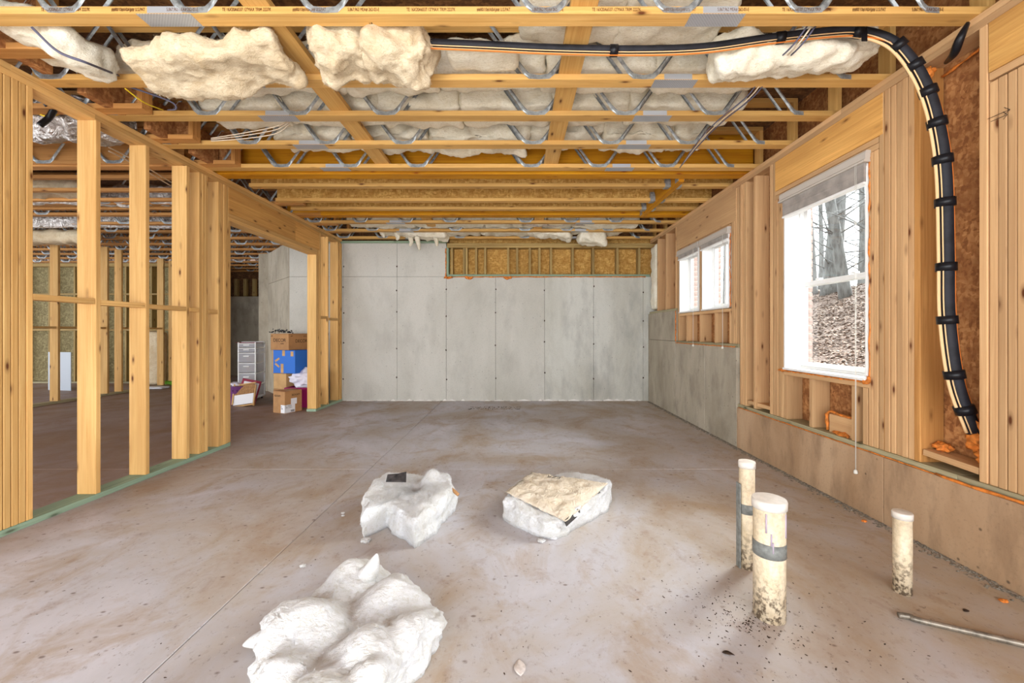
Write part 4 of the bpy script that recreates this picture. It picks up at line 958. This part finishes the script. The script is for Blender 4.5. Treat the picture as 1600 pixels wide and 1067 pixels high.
r = carton('cardboard_box', boxcorner(0, 451, 0, 6.66, .385, .50, .928, .27, R(-18)), .385, .50, .262, R(-18), 'card', 'wide brown carton lettered DECOR on top of the blue one')
ontext(r, 'DECOR', .078, -.13, .135, -.252); ontext(r, 'HOME', .026, .02, .095, -.252); ontext(r, 'all4', .03, -.18, .22, -.252); sidetext(r, 'DECOR', .075, .1935, -.12, .12); sidetext(r, 'all4', .028, .1935, -.21, .22); sidetext(r, 'WWW', .022, .1935, .05, .215)
# black garland on top
g_ = [] ; fs = []
base = P(438, 518, 6.75); base.z = 1.205
for i in range(60):
    a = random.uniform(0, 6.28); c_ = base + Vector((random.uniform(-.15, .16), random.uniform(-.06, .1), random.uniform(0, .05))); b0 = len(g_)
    dd = Vector((math.cos(a), random.uniform(-.5, .5), random.uniform(-.1, .9))).normalized() * .035; sd_ = Vector((-dd.z, .01, dd.x)) * .3
    g_ += [c_, c_ + dd * .5 + sd_, c_ + dd, c_ + dd * .5 - sd_]; fs.append((b0, b0 + 1, b0 + 2, b0 + 3))
tag(pydata('garland', g_, fs, 'tape'), 'tangle of black tinsel on the DECOR carton', 'garland', kind='stuff')
# magenta tote with a white bag
q = P(476, 0, 6.75); r = empty('storage_tote', (q.x, 6.80, 0)); tag(r, 'magenta plastic tote behind the door jamb', 'tote')
vs, fs = [], []
for (hx, hy, z) in ((.20, .16, 0), (.235, .19, .30), (.25, .205, .30), (.25, .205, .325), (.225, .18, .325), (.19, .15, .02)):
    vs += [Vector((-hx, -hy, z)), Vector((hx, -hy, z)), Vector((hx, hy, z)), Vector((-hx, hy, z))]
for j in range(5):
    for k in range(4): a = j * 4; fs.append((a + k, a + (k + 1) % 4, a + 4 + (k + 1) % 4, a + 4 + k))
fs.append((3, 2, 1, 0)); fs.append((20, 21, 22, 23)); pydata('tote_body', vs, fs, 'magenta', r)
o = blob('plastic_bag', (q.x + .0, 6.80, .43), .2, 'bulging white plastic bag heaped in the magenta tote', 4, 'bag', (1.0, .75, .75), 'bag')
# drawer tower
th = R(7); r = empty('drawer_tower', (-4.80, 7.45, 0), th); tag(r, 'white plastic tower of clear drawers behind the picture boards', 'drawers')
W_, D_ = .30, .36
z = .06; link('tower_base', boxmesh(W_, D_, .03, 'white', .006), r, (0, 0, .05))
for s_ in (-1, 1):
    for k in (-1, 1): link('corner_post', boxmesh(.02, .02, .98, 'white', .003), r, (s_ * (W_ / 2 - .01), k * (D_ / 2 - .01), .55)); lathe('caster', [(.015, 0), (.018, .012), (.012, .035)], 'tape', r, (s_ * .11, k * .13, 0), 10)
for hh in (.21, .21, .18, .18, .085, .085):
    d0 = link('drawer', boxmesh(W_ - .03, D_ - .02, hh - .025, 'clear', .006), r, (0, -.012, z + hh / 2 + .012)); link('drawer_pull', boxmesh(.10, .02, .02, 'white', .004), d0, (0, -D_ / 2 - .0, (hh - .025) * .2)); link('tower_shelf', boxmesh(W_, D_, .014, 'white', .003), r, (0, 0, z + hh + .006)); z += hh
    if hh > .1: blob('drawer_contents', (0, 0, -.02), .07, None, hh * 10 + z, 'card_light', (1.1, 1.2, .6), parent=d0)
for i, (dx, dz, m_, lb) in enumerate(((-.03, 0, 'maroon', 'maroon folder on top of the drawer tower'), (.05, .012, 'paper', 'white papers on top of the drawer tower'))):
    o = link('folder' if i == 0 else 'paper_stack', boxmesh(.34, .27, .009, m_, .001), None, (-4.80 + dx, 7.43, 1.0285 + .0055 + dz), (0, 0, th + .3 * i)); tag(o, lb, ['folder', 'paper'][i])
# leaning boards and basket
r = empty('picture_board', (-4.49, 6.74, 0), R(-8)); tag(r, 'half cork, half white memo board leaning on the basket', 'memo board'); r.scale = (1.22, 1.1, 1.06)
tl = R(-20)
def lean(o): return o
for (nm, x, z, sx_, sz_, mt, dy) in (('cork_panel', 0, .26, .30, .15, 'cork', 0), ('white_panel', 0, .11, .30, .16, 'paper', 0), ('board_frame', 0, .012, .34, .02, 'card_light', 0), ('board_frame', 0, .348, .34, .02, 'card_light', 0), ('board_frame', -.16, .18, .02, .33, 'card_light', 0), ('board_frame', .16, .18, .02, .33, 'card_light', 0)):
    link(nm, boxmesh(sx_, .012 if 'frame' not in nm else .018, sz_, mt, .001), r, (x + z * -.18, z * .34, z * .94), (tl, R(-10), 0))
r = empty('laundry_basket', (-4.72, 7.0, 0)); tag(r, 'purple plastic basket beside the far side of the stud jamb', 'basket')
vs, fs = [], []
for (rx_, z) in ((.15, 0), (.175, .30), (.19, .30), (.19, .315), (.165, .315), (.14, .01)):
    for k in range(20): a = k * math.pi / 10; vs.append(Vector((rx_ * math.cos(a) * 1.2, rx_ * math.sin(a), z)))
for j in range(5):
    for k in range(20): fs.append((j * 20 + k, j * 20 + (k + 1) % 20, j * 20 + 20 + (k + 1) % 20, j * 20 + 20 + k))
fs.append(tuple(range(20))[::-1]); fs.append(tuple(range(100, 120))); pydata('basket_body', vs, fs, 'purple_p', r)
for j in range(4):
    for k in range(9):
        a = math.pi + .3 + k * .32; z = .06 + j * .06; rr_ = (.15 + .025 * z / .3) + .0015
        link('basket_hole', boxmesh(.012, .002, .022, 'ink_black' if (j + k) % 3 else 'bag', 0), r, (rr_ * math.cos(a) * 1.2, rr_ * math.sin(a), z), (0, 0, a + math.pi / 2))
o = blob('folded_linen', (-4.76, 7.0, .33), .12, 'white linen heaped in the purple basket', 2, 'bag', (1.2, .9, .3), 'linen')
r = empty('tray', (-4.50, 6.90, .0), R(8)); tag(r, 'maroon tray with a white sheet standing behind the memo board', 'tray')
link('tray_body', boxmesh(.30, .02, .42, 'maroon', .006), r, (0, .0, .21), (R(-8), R(12), 0)); link('tray_sheet', boxmesh(.24, .004, .34, 'paper', .001), r, (0.01, -.014, .21), (R(-8), R(12), 0))
# far room odds and ends
o = board('leaning_sheet', -9.85, -9.25, 8.5, 8.512, .0, .80, 'panel', None, tilt=(R(0), R(0), 0)); tag(o, 'pale grey sheet standing on the floor of the far room', 'sheet')
o.rotation_euler = (o.rotation_euler[0] + R(-10), o.rotation_euler[1], o.rotation_euler[2]); o.location.y += .07
q = G(245, 607); o = batt('paper_pile', q.x - .22, q.x + .22, q.y - .15, q.y + .1, .0, .05, 'paper', 5, .01, .04); tag(o, 'low pile of white papers on the far room floor', 'paper')
q = G(256, 603); o = batt('cloth_heap', q.x - .15, q.x + .2, q.y + .02, q.y + .25, .0, .10, 'green', 6, .01, .05); tag(o, 'bright green cloth heap behind the papers', 'cloth')
o = batt('insulation_roll', -8.5, -8.05, 9.3, 9.55, .0, 1.25, 'fluff_tan', 7, .02, .08); tag(o, 'pale batt standing between far studs', 'insulation')

# ---------------------------------------------------------------- outdoors
gy = struct('ground')
vs, fs = [], []; nx, ny = 70, 90
for i in range(nx + 1):
    for k in range(ny + 1):
        x = 2.72 + 27 * (i / nx) ** 1.5; y = -6 + 44 * k / ny
        z = .45 + min(1, max(0, (x - 2.72) / 6.8)) * 2.1 + max(0, (x - 9.5)) * .02 + noise.noise(Vector((x, y, 0)) * .6) * .12 + noise.noise(Vector((x, y, 2)) * 2.2) * .05
        vs.append(Vector((x, y, z)))
for i in range(nx):
    for k in range(ny): a = i * (ny + 1) + k; fs.append((a, a + ny + 1, a + ny + 2, a + 1))
pydata('hillside', vs, fs, 'hill', gy, True)
def hz(x, y): return .45 + min(1, max(0, (x - 2.72) / 6.8)) * 2.1 + max(0, (x - 9.5)) * .02 + noise.noise(Vector((x, y, 0)) * .6) * .12 + noise.noise(Vector((x, y, 2)) * 2.2) * .05
vs, fs = [], []
for i in range(20000):
    y = random.uniform(3.2, 16); x = y * random.uniform(.62, .95) + random.gauss(0, .1)
    if x < 3.0: continue
    z = hz(x, y) + .012; a = random.uniform(0, 6.28); s_ = random.uniform(.012, .03) * (1 + y * .04); n1 = Vector((math.cos(a), math.sin(a), random.uniform(-.4, .4))) * s_; n2 = Vector((-math.sin(a), math.cos(a), random.uniform(-.4, .4))) * s_ * .6; c_ = Vector((x, y, z)); b0 = len(vs)
    vs += [c_ - n1, c_ + n2, c_ + n1, c_ - n2]; fs.append((b0, b0 + 1, b0 + 2, b0 + 3))
tag(pydata('leaf_litter', vs, fs, 'leaves'), 'carpet of dry brown leaves on the slope outside the window', 'leaves', kind='stuff')
trees = [(1296, 11.0, .19, .10, 'stout grey trunk leaning right, left of centre in the big window'), (1322, 10.0, .12, -.16, 'slimmer trunk leaning left in the middle of the big window'), (1270, 12.5, .12, -.05, 'thin upright trunk at the left edge of the big window'), (1345, 14.5, .10, .03, 'thin distant trunk at the right edge of the big window'), (1282, 17, .09, .02, 'faint far trunk behind the stout one'), (1310, 19, .12, -.02, 'far trunk seen between the two nearer ones'), (1134, 15, .12, .02, 'trunk seen through the near small window'), (1362, 9, .09, .05, 'trunk half hidden by the near jamb of the big window')]
for i, (px, Y, rad, leanx, lb) in enumerate(trees):
    x = (px - VX) * Y / F; zb = hz(x, Y) - .1; r = empty('tree', (x, Y, zb)); tag(r, lb, 'tree', 'bare trees on the hillside')
    H_ = 9
    tube('trunk', [(0, 0, 0), (leanx * 2, 0, 2), (leanx * 4.3, .1, 4.5), (leanx * 8, 0, H_)], rad, 'bark', r, 12, True, lambda u, rad=rad: rad * (1.15 - .6 * u) + .05 * rad * (math.exp(-u * 30)))
    bv, bf = [], []
    for k in range(26):
        h = random.uniform(.5, 7); a = random.uniform(0, 6.28); p0 = Vector((leanx * h, 0, h)); L_ = random.uniform(.8, 2.2); d = Vector((math.cos(a), math.sin(a), random.uniform(.1, .8)))
        pp = [p0, p0 + d * L_ * .5 + Vector((0, 0, random.uniform(-.1, .1))), p0 + d * L_ + Vector((0, 0, random.uniform(-.2, .3)))]
        v_, f_ = tubegeo(catmull(pp, 3), .012, 4, lambda u: .016 * (1 - u) + .004); b0 = len(bv); bv += v_; bf += [tuple(q + b0 for q in f) for f in f_]
    tag(pydata('branches', bv, bf, 'bark', r), kind='stuff')
